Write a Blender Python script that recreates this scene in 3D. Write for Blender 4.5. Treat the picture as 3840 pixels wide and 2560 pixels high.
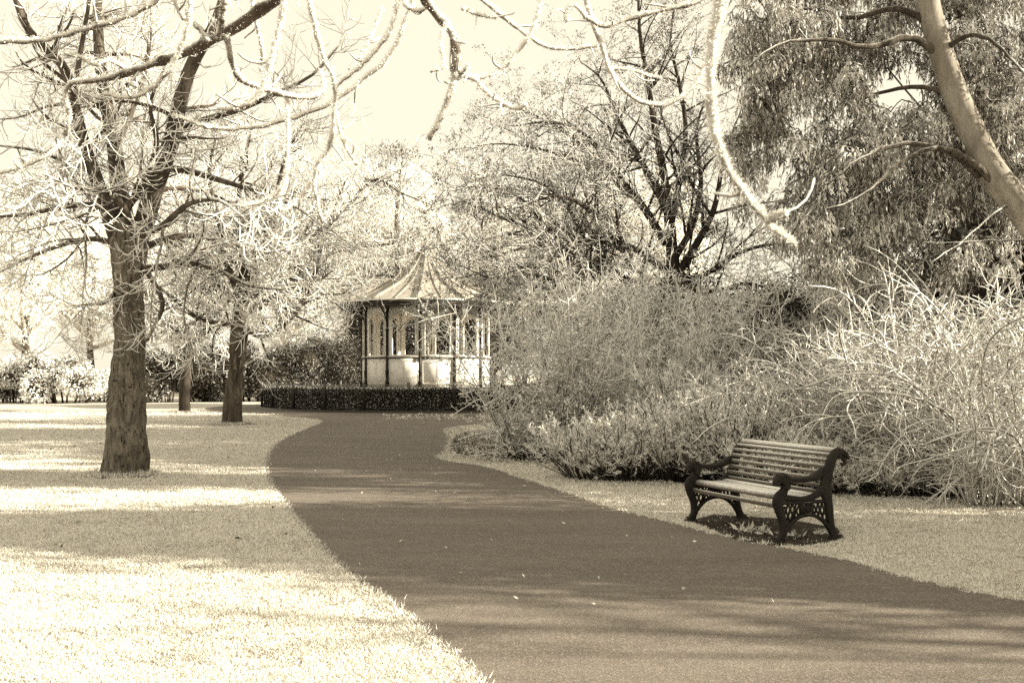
import bpy, bmesh, math, random
import numpy as np
from math import sin, cos, pi, radians, atan2, hypot

# ------------------------------------------------------------------ scene, camera, world, sun
sc = bpy.context.scene
for o in list(bpy.data.objects):
    bpy.data.objects.remove(o)
COL = sc.collection
RNG = np.random.default_rng(7)

cam_d = bpy.data.cameras.new('camera')
cam = bpy.data.objects.new('camera', cam_d)
COL.objects.link(cam)
cam.location = (0, 0, 1.5)
cam.rotation_euler = (radians(90), 0, 0)
cam_d.sensor_width = 36
cam_d.lens = 37.5
cam_d.shift_y = 120 / 3840
cam_d.clip_start = 0.1
cam_d.clip_end = 1500
cam_d.dof.use_dof = True
cam_d.dof.focus_distance = 17
cam_d.dof.aperture_fstop = 9
sc.camera = cam

SUN_AZ = radians(98)       # clockwise from +Y
SUN_EL = radians(20)
SKY_TINT = (1.0, 0.915, 0.715)

world = bpy.data.worlds.new('World')
sc.world = world
world.use_nodes = True
wn = world.node_tree
wn.nodes.clear()
w_out = wn.nodes.new('ShaderNodeOutputWorld')
w_bg = wn.nodes.new('ShaderNodeBackground')
w_sky = wn.nodes.new('ShaderNodeTexSky')
w_sky.sky_type = 'NISHITA'
w_sky.sun_disc = False
w_sky.sun_elevation = SUN_EL
w_sky.sun_rotation = SUN_AZ
w_sky.air_density = 1.0
w_sky.dust_density = 3.0
w_bw = wn.nodes.new('ShaderNodeRGBToBW')
w_mix = wn.nodes.new('ShaderNodeMix')          # thin white winter cloud veil over the clear sky
w_mix.data_type = 'FLOAT'
w_mix.inputs[0].default_value = 0.86
w_mix.inputs[3].default_value = 3.5
w_tint = wn.nodes.new('ShaderNodeVectorMath')
w_tint.operation = 'SCALE'
w_tint.inputs[0].default_value = SKY_TINT
wn.links.new(w_sky.outputs[0], w_bw.inputs[0])
wn.links.new(w_bw.outputs[0], w_mix.inputs[2])
wn.links.new(w_mix.outputs[0], w_tint.inputs['Scale'])
wn.links.new(w_tint.outputs[0], w_bg.inputs[0])
w_bg.inputs[1].default_value = 0.10
wn.links.new(w_bg.outputs[0], w_out.inputs[0])

sun_d = bpy.data.lights.new('sun', 'SUN')
sun_d.energy = 4.7
sun_d.angle = radians(0.5)
sun_d.color = (1.0, 0.91, 0.715)
sun = bpy.data.objects.new('sun', sun_d)
COL.objects.link(sun)
sun.location = (30, -5, 20)
sun.rotation_euler = (radians(90) - SUN_EL, 0, pi - SUN_AZ)

sc.view_settings.view_transform = 'Standard'
sc.view_settings.look = 'None'
sc.view_settings.exposure = 1.7
sc.view_settings.gamma = 1
sc.view_settings.use_curve_mapping = False
sc.cycles.max_bounces = 10
sc.cycles.diffuse_bounces = 8
sc.cycles.glossy_bounces = 2
sc.cycles.use_denoising = False
sc.cycles.sample_clamp_indirect = 6

# ------------------------------------------------------------------ helpers
F = 2450.0                                      # measures on the photograph at 2352 px width


def q(x, y, d):
    return np.array([(x - 1176) / F * d, d, 1.5 + (857.5 - y) / F * d])


def ground(x, y):
    d = 1.5 * F / (y - 857.5)
    return ((x - 1176) / F * d, d)


def nrm(a):
    return a / np.maximum(np.linalg.norm(a, axis=-1, keepdims=True), 1e-9)


def spline(pts, k):
    """Catmull-Rom resample of points (n, c) to k rows, even in arc length."""
    p = np.asarray(pts, float)
    p = np.vstack([2 * p[0] - p[1], p, 2 * p[-1] - p[-2]])
    out = []
    for i in range(1, len(p) - 2):
        t = np.linspace(0, 1, 12, endpoint=(i == len(p) - 3))[:, None]
        a, b, c, d = p[i - 1], p[i], p[i + 1], p[i + 2]
        out.append(.5 * ((2 * b) + (c - a) * t + (2 * a - 5 * b + 4 * c - d) * t ** 2 + (3 * b - a - 3 * c + d) * t ** 3))
    o = np.vstack(out)
    s = np.r_[0, np.cumsum(np.linalg.norm(np.diff(o[:, :3], axis=0), axis=1))]
    tt = np.linspace(0, s[-1], k)
    return np.stack([np.interp(tt, s, o[:, j]) for j in range(o.shape[1])], 1)


class MB:
    """Collects geometry for ONE mesh object."""

    def __init__(self):
        self.v, self.q, self.t, self.a, self.n = [], [], [], [], 0

    def add(self, v, quads=None, tris=None, frost=0.5):
        v = np.asarray(v, float).reshape(-1, 3)
        self.v.append(v)
        self.a.append(np.broadcast_to(np.asarray(frost, float).reshape(-1), (len(v),)) if np.ndim(frost) == 0 or np.size(frost) == 1
                      else np.asarray(frost, float).reshape(-1))
        if quads is not None and len(quads):
            self.q.append(np.asarray(quads, np.int64) + self.n)
        if tris is not None and len(tris):
            self.t.append(np.asarray(tris, np.int64) + self.n)
        self.n += len(v)
        return self

    def tubes(self, P, R, S=4, frost=None, thin=.006, span=.022, lo=.10, hi=1., disp=None, sq=None):
        P = np.asarray(P, float)
        R = np.asarray(R, float)
        if P.ndim == 2:
            P, R = P[None], R[None]
        N, K, _ = P.shape
        T = nrm(np.gradient(P, axis=1))
        ref = np.where(np.abs(T[:, 0, 2:3]) > .9, np.array([[1., 0, 0]]), np.array([[0, 0, 1.]]))
        U = np.empty_like(P)
        u = nrm(np.cross(T[:, 0], ref))
        for k in range(K):
            u = nrm(u - T[:, k] * np.sum(u * T[:, k], 1, keepdims=True))
            U[:, k] = u
        W = np.cross(T, U)
        an = 2 * pi * np.arange(S) / S
        rr = R[:, :, None] * np.ones(S)
        if disp is not None:
            rr = rr + disp(N, K, S, P, an)
        V = P[:, :, None, :] + rr[..., None] * (np.cos(an)[None, None, :, None] * U[:, :, None, :] +
                                                np.sin(an)[None, None, :, None] * W[:, :, None, :])
        if sq is not None:
            pass
        n = np.arange(N)[:, None, None] * K * S
        k = np.arange(K - 1)[None, :, None] * S
        s = np.arange(S)[None, None, :]
        s2 = (s + 1) % S
        Q = np.stack([n + k + s, n + k + s2, n + k + S + s2, n + k + S + s], -1).reshape(-1, 4)
        if frost is None:
            fr = np.clip(1 - (R - thin) / span, lo, hi)
        else:
            fr = np.broadcast_to(frost, R.shape)
        fr = np.repeat(fr.reshape(-1), S)
        self.add(V, Q, frost=fr)
        # caps at both ends as fans of quads/tris
        if S >= 5:
            base = self.n - len(V.reshape(-1, 3))
            tr = []
            for i in range(N):
                for kk in (0, K - 1):
                    b = base + i * K * S + kk * S
                    for j in range(1, S - 1):
                        tr.append((b, b + j, b + j + 1) if kk else (b, b + j + 1, b + j))
            self.t.append(np.array(tr, np.int64))
        return self

    def leaves(self, P, D, L, W, frost, rng, full=False):
        """leaves: base P, direction D, length L, width W (half diamonds where they are tiny)"""
        P = np.asarray(P, float)
        n = len(P)
        D = nrm(D)
        side = nrm(np.cross(D, rng.normal(size=(n, 3))))
        nn = np.cross(D, side)
        L = np.broadcast_to(L, (n,))[:, None]
        W = np.broadcast_to(W, (n,))[:, None]
        m = P + D * L * .45 + nn * L * .06
        if not full:
            V = np.stack([P, P + D * L, m + side * W * .8], 1)
            return self.add(V, tris=np.arange(3 * n).reshape(n, 3), frost=np.repeat(np.broadcast_to(frost, (n,)), 3))
        V = np.stack([P, m - side * W * .5, P + D * L, m + side * W * .5], 1)
        Q = np.arange(4 * n).reshape(n, 4)
        return self.add(V, Q, frost=np.repeat(np.broadcast_to(frost, (n,)), 4))

    def blades(self, P, D, L, W, frost, rng):
        P = np.asarray(P, float)
        n = len(P)
        D = nrm(D)
        side = nrm(np.cross(D, rng.normal(size=(n, 3))))
        L = np.broadcast_to(L, (n,))[:, None]
        W = np.broadcast_to(W, (n,))[:, None]
        V = np.stack([P - side * W * .5, P + side * W * .5, P + D * L], 1)
        return self.add(V, tris=np.arange(3 * n).reshape(n, 3), frost=np.repeat(np.broadcast_to(frost, (n,)), 3))

    def box(self, lo, hi, M=None, frost=.3):
        x0, y0, z0 = lo
        x1, y1, z1 = hi
        v = np.array([[x0, y0, z0], [x1, y0, z0], [x1, y1, z0], [x0, y1, z0], [x0, y0, z1], [x1, y0, z1], [x1, y1, z1], [x0, y1, z1]], float)
        if M is not None:
            v = M(v)
        return self.add(v, [[0, 3, 2, 1], [4, 5, 6, 7], [0, 1, 5, 4], [1, 2, 6, 5], [2, 3, 7, 6], [3, 0, 4, 7]], frost=frost)

    def build(self, name, mat, parent=None, smooth=True):
        v = np.concatenate(self.v)
        if parent is not None:
            off = np.array(parent.location)
            if parent.parent is not None:
                off = off + np.array(parent.parent.location)
            v = v - off
        qs = np.concatenate(self.q) if self.q else np.zeros((0, 4), np.int64)
        ts = np.concatenate(self.t) if self.t else np.zeros((0, 3), np.int64)
        me = bpy.data.meshes.new(name)
        me.vertices.add(len(v))
        me.vertices.foreach_set('co', v.astype(np.float32).ravel())
        li = np.concatenate([qs.ravel(), ts.ravel()]).astype(np.int32)
        me.loops.add(len(li))
        me.loops.foreach_set('vertex_index', li)
        st = np.concatenate([np.arange(len(qs)) * 4, len(qs) * 4 + np.arange(len(ts)) * 3]).astype(np.int32)
        me.polygons.add(len(st))
        me.polygons.foreach_set('loop_start', st)
        if smooth:
            me.polygons.foreach_set('use_smooth', np.ones(len(st), bool))
        at = me.attributes.new('frost', 'FLOAT', 'POINT')
        at.data.foreach_set('value', np.concatenate(self.a).astype(np.float32))
        me.update(calc_edges=True)
        me.validate()
        me.materials.append(mat)
        ob = bpy.data.objects.new(name, me)
        COL.objects.link(ob)
        if parent is not None:
            ob.parent = parent
        return ob


def tag(o, label=None, cat=None, group=None, kind=None):
    if label: o['label'] = label
    if cat: o['category'] = cat
    if group: o['group'] = group
    if kind: o['kind'] = kind
    return o


def thing(name, loc, label, cat, group=None):
    o = bpy.data.objects.new(name, None)
    o.empty_display_size = .2
    COL.objects.link(o)
    o.location = loc
    return tag(o, label, cat, group)


def clone(t, loc, rotz=0., scale=1., label=None):
    """another individual of a thing: the thing, its parts and their sub-parts, sharing mesh data"""
    r = t.copy()
    COL.objects.link(r)
    r.location = loc
    r.rotation_euler = (0, 0, rotz)
    r.scale = (scale,) * 3 if np.ndim(scale) == 0 else scale
    if label: r['label'] = label
    for ch in list(t.children):
        c = ch.copy()
        COL.objects.link(c)
        c.parent = r
        for g in ch.children:
            d = g.copy()
            COL.objects.link(d)
            d.parent = c
    return r


def grow(rng, par, n, t0=.2, t1=1., length=1., ang=(40, 75), K=8, wig=.12, trop=(0, 0), rf=.55, rmin=.004, rmax=1., tip=.35, lvar=(.6, 1.3), taper=.45, up=0.):
    """n children on the curves par = (P, R)"""
    P, R = par
    N, PK, _ = P.shape
    ln = np.linalg.norm(np.diff(P, axis=1), axis=2).sum(1)
    i = rng.choice(N, n, p=ln / ln.sum())
    t = t0 + (t1 - t0) * rng.random(n)
    f = t * (PK - 1)
    k = np.minimum(f.astype(int), PK - 2)
    w = (f - k)[:, None]
    pos = P[i, k] * (1 - w) + P[i, k + 1] * w
    r = R[i, k] * (1 - w[:, 0]) + R[i, k + 1] * w[:, 0]
    T = nrm(P[i, k + 1] - P[i, k])
    perp = rng.normal(size=(n, 3))
    perp[:, 2] += up
    perp = nrm(perp - T * np.sum(perp * T, 1, keepdims=True))
    a = np.radians(rng.uniform(ang[0], ang[1], n))[:, None]
    d = T * np.cos(a) + perp * np.sin(a)
    L = length * rng.uniform(lvar[0], lvar[1], n) * (1 - taper * t)
    r0 = np.clip(r * rf, rmin, rmax)
    C = np.empty((n, K, 3))
    C[:, 0] = pos
    cur = rng.normal(0, wig, (n, 3))
    for j in range(1, K):
        s = j / (K - 1)
        cur = cur * .6 + rng.normal(0, wig, (n, 3)) * .8
        d = d + cur
        d[:, 2] += trop[0] + (trop[1] - trop[0]) * s
        d = nrm(d)
        C[:, j] = C[:, j - 1] + d * (L / (K - 1))[:, None]
    s = np.linspace(0, 1, K)[None]
    return C, r0[:, None] * (1 - s * (1 - tip))


def stack(lst, K):
    """resample several (pts, rad) pairs to the same K so that they can be parents together"""
    Ps, Rs = [], []
    for P, R in lst:
        if P.ndim == 2:
            P, R = P[None], R[None]
        t = np.linspace(0, P.shape[1] - 1, K)
        k = np.minimum(t.astype(int), P.shape[1] - 2)
        w = (t - k)
        Ps.append(P[:, k] * (1 - w)[None, :, None] + P[:, k + 1] * w[None, :, None])
        Rs.append(R[:, k] * (1 - w) + R[:, k + 1] * w)
    return np.concatenate(Ps), np.concatenate(Rs)


def trace(pts, d0, d1=None, r0=.05, r1=.01, k=14):
    """limb following points read off the photograph, at depths d0..d1 (metres)"""
    d1 = d0 if d1 is None else d1
    n = len(pts)
    p = np.array([q(x, y, d0 + (d1 - d0) * i / max(n - 1, 1)) for i, (x, y) in enumerate(pts)])
    P = spline(p, k)
    return P, r0 + (r1 - r0) * np.linspace(0, 1, k)


def rand_on(par, n, rng):
    P, R = par
    i = rng.integers(0, P.shape[0], n)
    f = rng.random(n) * (P.shape[1] - 1)
    k = np.minimum(f.astype(int), P.shape[1] - 2)
    w = (f - k)[:, None]
    return P[i, k] * (1 - w) + P[i, k + 1] * w, nrm(P[i, k + 1] - P[i, k]), R[i, k] * (1 - w[:, 0]) + R[i, k + 1] * w[:, 0]


# ------------------------------------------------------------------ materials
def new_mat(name):
    m = bpy.data.materials.new(name)
    m.use_nodes = True
    nt = m.node_tree
    b = nt.nodes['Principled BSDF']
    b.inputs['Roughness'].default_value = .85
    b.inputs['Specular IOR Level'].default_value = .25
    return m, nt, b


def nd(nt, typ, **kw):
    n = nt.nodes.new(typ)
    for k, v in kw.items():
        setattr(n, k, v)
    return n


def math_(nt, op, a, b=None, clamp=False):
    n = nt.nodes.new('ShaderNodeMath')
    n.operation = op
    n.use_clamp = clamp
    for i, x in enumerate((a, b)):
        if x is None: continue
        if isinstance(x, (int, float)): n.inputs[i].default_value = x
        else: nt.links.new(x, n.inputs[i])
    return n.outputs[0]


def noise(nt, scale, detail=3, rough=.55, vec=None, stretch=None):
    tc = nt.nodes.new('ShaderNodeTexCoord')
    src = tc.outputs['Object']
    if stretch:
        mp = nt.nodes.new('ShaderNodeMapping')
        mp.inputs['Scale'].default_value = stretch
        nt.links.new(src, mp.inputs[0])
        src = mp.outputs[0]
    n = nt.nodes.new('ShaderNodeTexNoise')
    n.inputs['Scale'].default_value = scale
    n.inputs['Detail'].default_value = detail
    n.inputs['Roughness'].default_value = rough
    nt.links.new(src, n.inputs['Vector'])
    return n.outputs[0]


def mixc(nt, fac, a, b):
    n = nt.nodes.new('ShaderNodeMix')
    n.data_type = 'RGBA'
    for s, x in ((0, fac), (6, a), (7, b)):
        if isinstance(x, (int, float)): n.inputs[s].default_value = x
        elif isinstance(x, tuple): n.inputs[s].default_value = (*x[:3], 1)
        else: nt.links.new(x, n.inputs[s])
    return n.outputs[2]


def ramp(nt, x, a, b):
    n = nt.nodes.new('ShaderNodeMapRange')
    n.interpolation_type = 'SMOOTHSTEP'
    n.inputs[1].default_value = a
    n.inputs[2].default_value = b
    nt.links.new(x, n.inputs[0])
    return n.outputs[0]


def bump(nt, b, h, strength=.5, dist=.01):
    n = nt.nodes.new('ShaderNodeBump')
    n.inputs['Strength'].default_value = strength
    n.inputs['Distance'].default_value = dist
    nt.links.new(h, n.inputs['Height'])
    nt.links.new(n.outputs[0], b.inputs['Normal'])


FROST = (.87, .855, .82)


def frosted(name, base, base2=None, frost=FROST, nz=.45, ns=25, namp=.8, off=-.35, gain=1.2, stretch=None, bumps=None, rough=.9, crack=0):
    """base colour with rime that lies on upward faces and on thin pieces (vertex attribute frost)"""
    m, nt, b = new_mat(name)
    at = nd(nt, 'ShaderNodeAttribute', attribute_name='frost')
    ge = nd(nt, 'ShaderNodeNewGeometry')
    sp = nd(nt, 'ShaderNodeSeparateXYZ')
    nt.links.new(ge.outputs['True Normal'] if False else ge.outputs['Normal'], sp.inputs[0])
    nz_ = math_(nt, 'MULTIPLY', sp.outputs[2], nz)
    no = noise(nt, ns, 3)
    f = math_(nt, 'MULTIPLY', at.outputs['Fac'], gain)
    f = math_(nt, 'ADD', f, nz_)
    f = math_(nt, 'ADD', f, math_(nt, 'MULTIPLY', math_(nt, 'SUBTRACT', no, .5), namp))
    f = math_(nt, 'ADD', f, off)
    f = ramp(nt, f, 0., 1.)
    no2 = noise(nt, 6, 5, .65, stretch=stretch)
    c = mixc(nt, ramp(nt, no2, .35, .65), base, base2 or tuple(x * 1.7 for x in base))
    if crack:                                   # dark fissures between the bark plates, and blotches of lichen
        cr = noise(nt, 5, 6, .75, stretch=(5, 5, .8))
        c = mixc(nt, math_(nt, 'MULTIPLY', ramp(nt, cr, .46, .40), crack), c, (.022, .018, .014))
        kn = noise(nt, 11, 2, .5)
        c = mixc(nt, math_(nt, 'MULTIPLY', ramp(nt, kn, .66, .72), .8), c, (.03, .024, .019))
    nt.links.new(mixc(nt, f, c, frost), b.inputs['Base Color'])
    b.inputs['Roughness'].default_value = rough
    if bumps:
        bump(nt, b, noise(nt, bumps[0], 6, .7, stretch=stretch), bumps[1], bumps[2])
    return m


M = {}
M['bark'] = frosted('old_bark', (.045, .036, .028), (.125, .104, .083), nz=.75, ns=14, stretch=(1, 1, .22), bumps=(14, .9, .03), crack=.7)
M['bark_dark'] = frosted('dark_bark', (.028, .022, .017), (.06, .048, .038), nz=.45, off=-.5, ns=18, stretch=(1, 1, .3), bumps=(16, .8, .02))
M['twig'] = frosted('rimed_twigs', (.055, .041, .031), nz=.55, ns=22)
M['twig_shade'] = frosted('dark_fan_twigs', (.028, .022, .017), nz=.42, ns=22, off=-.62)  # rime held back so the fan reads as shaded against the sky
M['twig_mid'] = frosted('rimed_mid_twigs', (.028, .022, .017), nz=.55, ns=22, off=-.47)  # rime held back, putting shade into a sunlit crown
M['twig_dark'] = frosted('rimed_dark_twigs', (.026, .020, .015), nz=.7, ns=22, off=-.27)  # undersides kept dark to put inner shade into the shrubs
M['trunk_grey'] = frosted('mottled_grey_bark', (.12, .104, .086), (.27, .238, .196), nz=.6, ns=14, stretch=(2.4, 2.4, .75), bumps=(7, 1., .07), crack=.9)
M['rime'] = frosted('haze_whitened_rime', (.30, .27, .23), nz=.2, ns=12, off=-.05)  # far crowns whitened to stand in for distance haze
M['hoar'] = frosted('hoar_frost_needles', (.55, .53, .49), gain=1.5, off=0)
M['gum_bark'] = frosted('smooth_pale_bark', (.20, .178, .15), (.33, .30, .26), nz=.25, ns=9, gain=.3, off=-.2, stretch=(1, 1, .35), bumps=(22, .6, .012))
M['gum_leaf'] = frosted('rimed_hanging_leaves', (.050, .040, .029), nz=.0, ns=8, namp=.5, off=-.1, gain=1.0)
M['leaf_dark'] = frosted('dark_evergreen_leaves', (.026, .021, .015), nz=.3, ns=5, namp=.7, off=-.2, gain=1.)
M['sprig'] = frosted('rimed_needle_sprigs', (.05, .042, .032), nz=.25, ns=7, namp=.8, off=-.12, gain=1.15)
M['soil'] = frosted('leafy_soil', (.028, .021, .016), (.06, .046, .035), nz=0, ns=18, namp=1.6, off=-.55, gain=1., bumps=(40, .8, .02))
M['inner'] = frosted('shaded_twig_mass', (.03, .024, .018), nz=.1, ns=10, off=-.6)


def mat_lawn():
    m, nt, b = new_mat('frosted_lawn')
    n1 = noise(nt, 1.3, 4, .6)
    n2 = noise(nt, 28, 4, .7)
    f = math_(nt, 'ADD', math_(nt, 'MULTIPLY', ramp(nt, n1, .3, .7), .35), math_(nt, 'MULTIPLY', ramp(nt, n2, .32, .62), .75))
    nt.links.new(mixc(nt, f, (.27, .235, .185), (.70, .665, .60)), b.inputs['Base Color'])
    bump(nt, b, n2, .9, .04)
    return m


def mat_path():
    m, nt, b = new_mat('worn_tarmac')
    n1 = noise(nt, 70, 3, .8)
    n2 = noise(nt, .9, 5, .65, stretch=(.45, 1.6, 1))
    n3 = noise(nt, 9, 5, .7)
    n4 = noise(nt, 32, 3, .7)
    c = mixc(nt, ramp(nt, n2, .3, .7), (.118, .100, .085), (.170, .145, .124))
    c = mixc(nt, math_(nt, 'MULTIPLY', ramp(nt, n3, .45, .7), .35), c, (.27, .235, .205))
    c = mixc(nt, math_(nt, 'MULTIPLY', ramp(nt, n4, .42, .62), .35), c, (.10, .084, .071))
    c = mixc(nt, math_(nt, 'MULTIPLY', ramp(nt, n1, .50, .66), .6), c, (.38, .34, .30))
    nt.links.new(c, b.inputs['Base Color'])
    b.inputs['Roughness'].default_value = .8
    bump(nt, b, n1, .8, .008)
    return m


def plain(name, c, rough=.6, nscale=0, c2=None, bmp=0):
    m, nt, b = new_mat(name)
    b.inputs['Roughness'].default_value = rough
    if nscale:
        n = noise(nt, nscale, 5, .65)
        nt.links.new(mixc(nt, ramp(nt, n, .3, .7), c, c2 or tuple(x * .8 for x in c)), b.inputs['Base Color'])
        if bmp: bump(nt, b, n, bmp, .01)
    else:
        b.inputs['Base Color'].default_value = (*c, 1)
    return m


M['lawn'] = mat_lawn()
M['path'] = mat_path()
M['grass'] = frosted('frosted_grass_blades', (.22, .19, .145), nz=0., ns=3, namp=.5, gain=1.35, off=-.15, frost=(.78, .752, .69))
M['white_paint'] = plain('old_white_paint', (.80, .775, .725), .8, 3.5, (.68, .65, .60))
M['black_paint'] = plain('black_gloss_paint', (.022, .017, .013), .45, 20, (.035, .028, .021))
M['iron'] = frosted('black_cast_iron', (.014, .011, .009), (.022, .018, .014), nz=.30, ns=150, namp=1.5, off=-.80, gain=.8, bumps=(70, .6, .006), rough=.6)
M['slat'] = frosted('weathered_bench_timber', (.095, .080, .066), (.145, .125, .105), nz=1.15, ns=60, namp=.9, off=-.56, gain=1., stretch=(3, 3, 30), bumps=(18, .5, .004), rough=.7)
M['zinc'] = frosted('painted_zinc_roof', (.27, .245, .21), (.36, .33, .285), nz=.25, ns=4, namp=.8, off=-.42, gain=.6)
M['fence_iron'] = frosted('black_railing_paint', (.018, .014, .011), nz=.9, ns=60, off=-.65, gain=1.)
M['plaque'] = plain('enamel_notice', (.62, .59, .53), .5)
M['stone'] = plain('stone_plinth', (.25, .22, .18), .8, 6, (.18, .155, .125), .4)


# ------------------------------------------------------------------ the ground
def sheet(name, pts, z, mat, sub=0):
    bm = bmesh.new()
    vs = [bm.verts.new((x, y, z)) for x, y in pts]
    f = bm.faces.new(vs)
    f.normal_update()
    if f.normal.z < 0:
        f.normal_flip()
    bmesh.ops.triangulate(bm, faces=[f])
    me = bpy.data.meshes.new(name)
    bm.to_mesh(me)
    bm.free()
    at = me.attributes.new('frost', 'FLOAT', 'POINT')
    at.data.foreach_set('value', np.full(len(me.vertices), .35, np.float32))
    me.materials.append(mat)
    o = bpy.data.objects.new(name, me)
    COL.objects.link(o)
    return o


BC = np.array([-3.84, 47.7])                    # bandstand centre
an = np.linspace(0, 2 * pi, 97)[:-1]
lawn = sheet('lawn', [(600 * cos(a), 600 * sin(a)) for a in an], 0, M['lawn'])
tag(lawn, 'frosted park lawn either side of the curving path', None, None, 'structure')

left_px = [(1090, 1568), (960, 1450), (870, 1370), (800, 1325), (740, 1270), (690, 1210), (650, 1160), (625, 1125), (610, 1095), (607, 1068),
           (613, 1043), (632, 1018), (665, 1000), (700, 985), (730, 973)]
tip_px = [(738, 967), (728, 963.5), (700, 960), (655, 956), (607, 952)]
right_px = [(2200, 1352), (2000, 1300), (1870, 1270), (1700, 1240), (1600, 1215), (1500, 1190), (1400, 1165), (1300, 1130), (1200, 1098),
            (1120, 1072), (1050, 1062), (1005, 1051), (1022, 1038), (1032, 1015), (1026, 995), (1030, 984), (1070, 977), (1130, 971.5)]
L = [tuple(p) for p in spline([(2.6, -6), (1.5, -1), (.6, 2.6)] + [ground(*p) for p in left_px], 70)]
L += [tuple(p) for p in spline([ground(*p) for p in tip_px], 14)]
Rr = [tuple(p) for p in spline([(40, -3), (16, 1.5), (7, 4.6), (4.2, 6.2)] + [ground(*p) for p in right_px[:11]], 70)]
Rr += [tuple(p) for p in spline([ground(*p) for p in right_px[11:]] + [(2.5, 37.5), (8, 44), (20, 52)], 30)]
PATH = L + [(-3.84, 41.5), (4, 44.5), (18, 56)] + Rr[::-1] + [(40, -6)]
sheet('path', PATH, .004, M['path']).update_tag()
tag(bpy.data.objects['path'], 'dark tarmac park path curving to the bandstand', None, None, 'structure')
ring = [(BC[0] + 9.5 * cos(a), BC[1] + 9.5 * sin(a)) for a in an]
tag(sheet('path_ring', ring, .008, M['path']), 'dark tarmac path ringing the bandstand hedge', None, None, 'structure')
bed_px = [(1034, 1014), (1045, 1040), (1100, 1046), (1150, 1052), (1240, 1064), (1300, 1072), (1450, 1098), (1560, 1108), (1700, 1118), (1950, 1122), (2100, 1140), (2352, 1150)]
BED = [tuple(p) for p in spline([ground(*p) for p in bed_px] + [(9, 12.4)], 50)] + [(14, 13), (16, 30), (4, 36), (-.2, 27), ground(1140, 990), ground(1060, 993)]
tag(sheet('planting_bed', BED, .004, M['soil']), 'dark leafy soil under the shrubs', None, None, 'structure')
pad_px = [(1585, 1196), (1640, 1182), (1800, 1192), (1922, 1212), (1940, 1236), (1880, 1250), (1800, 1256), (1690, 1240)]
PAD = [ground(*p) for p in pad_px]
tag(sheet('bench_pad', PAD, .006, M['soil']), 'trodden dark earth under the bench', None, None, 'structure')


FOOT_SHADE = []  # dark soil-toned sheets painting the shadow at the trunk feet
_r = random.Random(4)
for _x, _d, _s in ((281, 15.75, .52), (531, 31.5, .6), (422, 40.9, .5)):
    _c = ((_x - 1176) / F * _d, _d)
    FOOT_SHADE.append([(_c[0] + _s * _r.uniform(.75, 1.3) * cos(a), _c[1] + _s * _r.uniform(.75, 1.3) * sin(a)) for a in np.linspace(0, 2 * pi, 19)[:-1]])
    tag(sheet('foot_shade', FOOT_SHADE[-1], .004, M['soil']), 'dark sheet painted as shadow round the foot of a lawn tree', None, None, 'structure')


def inside(pts, poly):
    x, y = pts[:, 0], pts[:, 1]
    p = np.asarray(poly)
    r = np.zeros(len(pts), bool)
    j = len(p) - 1
    for i in range(len(p)):
        c = ((p[i, 1] > y) != (p[j, 1] > y)) & (x < (p[j, 0] - p[i, 0]) * (y - p[i, 1]) / (p[j, 1] - p[i, 1] + 1e-12) + p[i, 0])
        r ^= c
        j = i
    return r


def vnoise(x, y, s, seed):
    """smooth value noise in 2-D"""
    g = np.random.default_rng(seed).random((64, 64))
    x, y = x * s, y * s
    xi, yi = np.floor(x).astype(int), np.floor(y).astype(int)
    fx, fy = x - xi, y - yi
    fx, fy = fx * fx * (3 - 2 * fx), fy * fy * (3 - 2 * fy)
    a, b = g[xi % 64, yi % 64], g[(xi + 1) % 64, yi % 64]
    c, d = g[xi % 64, (yi + 1) % 64], g[(xi + 1) % 64, (yi + 1) % 64]
    return (a * (1 - fx) + b * fx) * (1 - fy) + (c * (1 - fx) + d * fx) * fy


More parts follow.
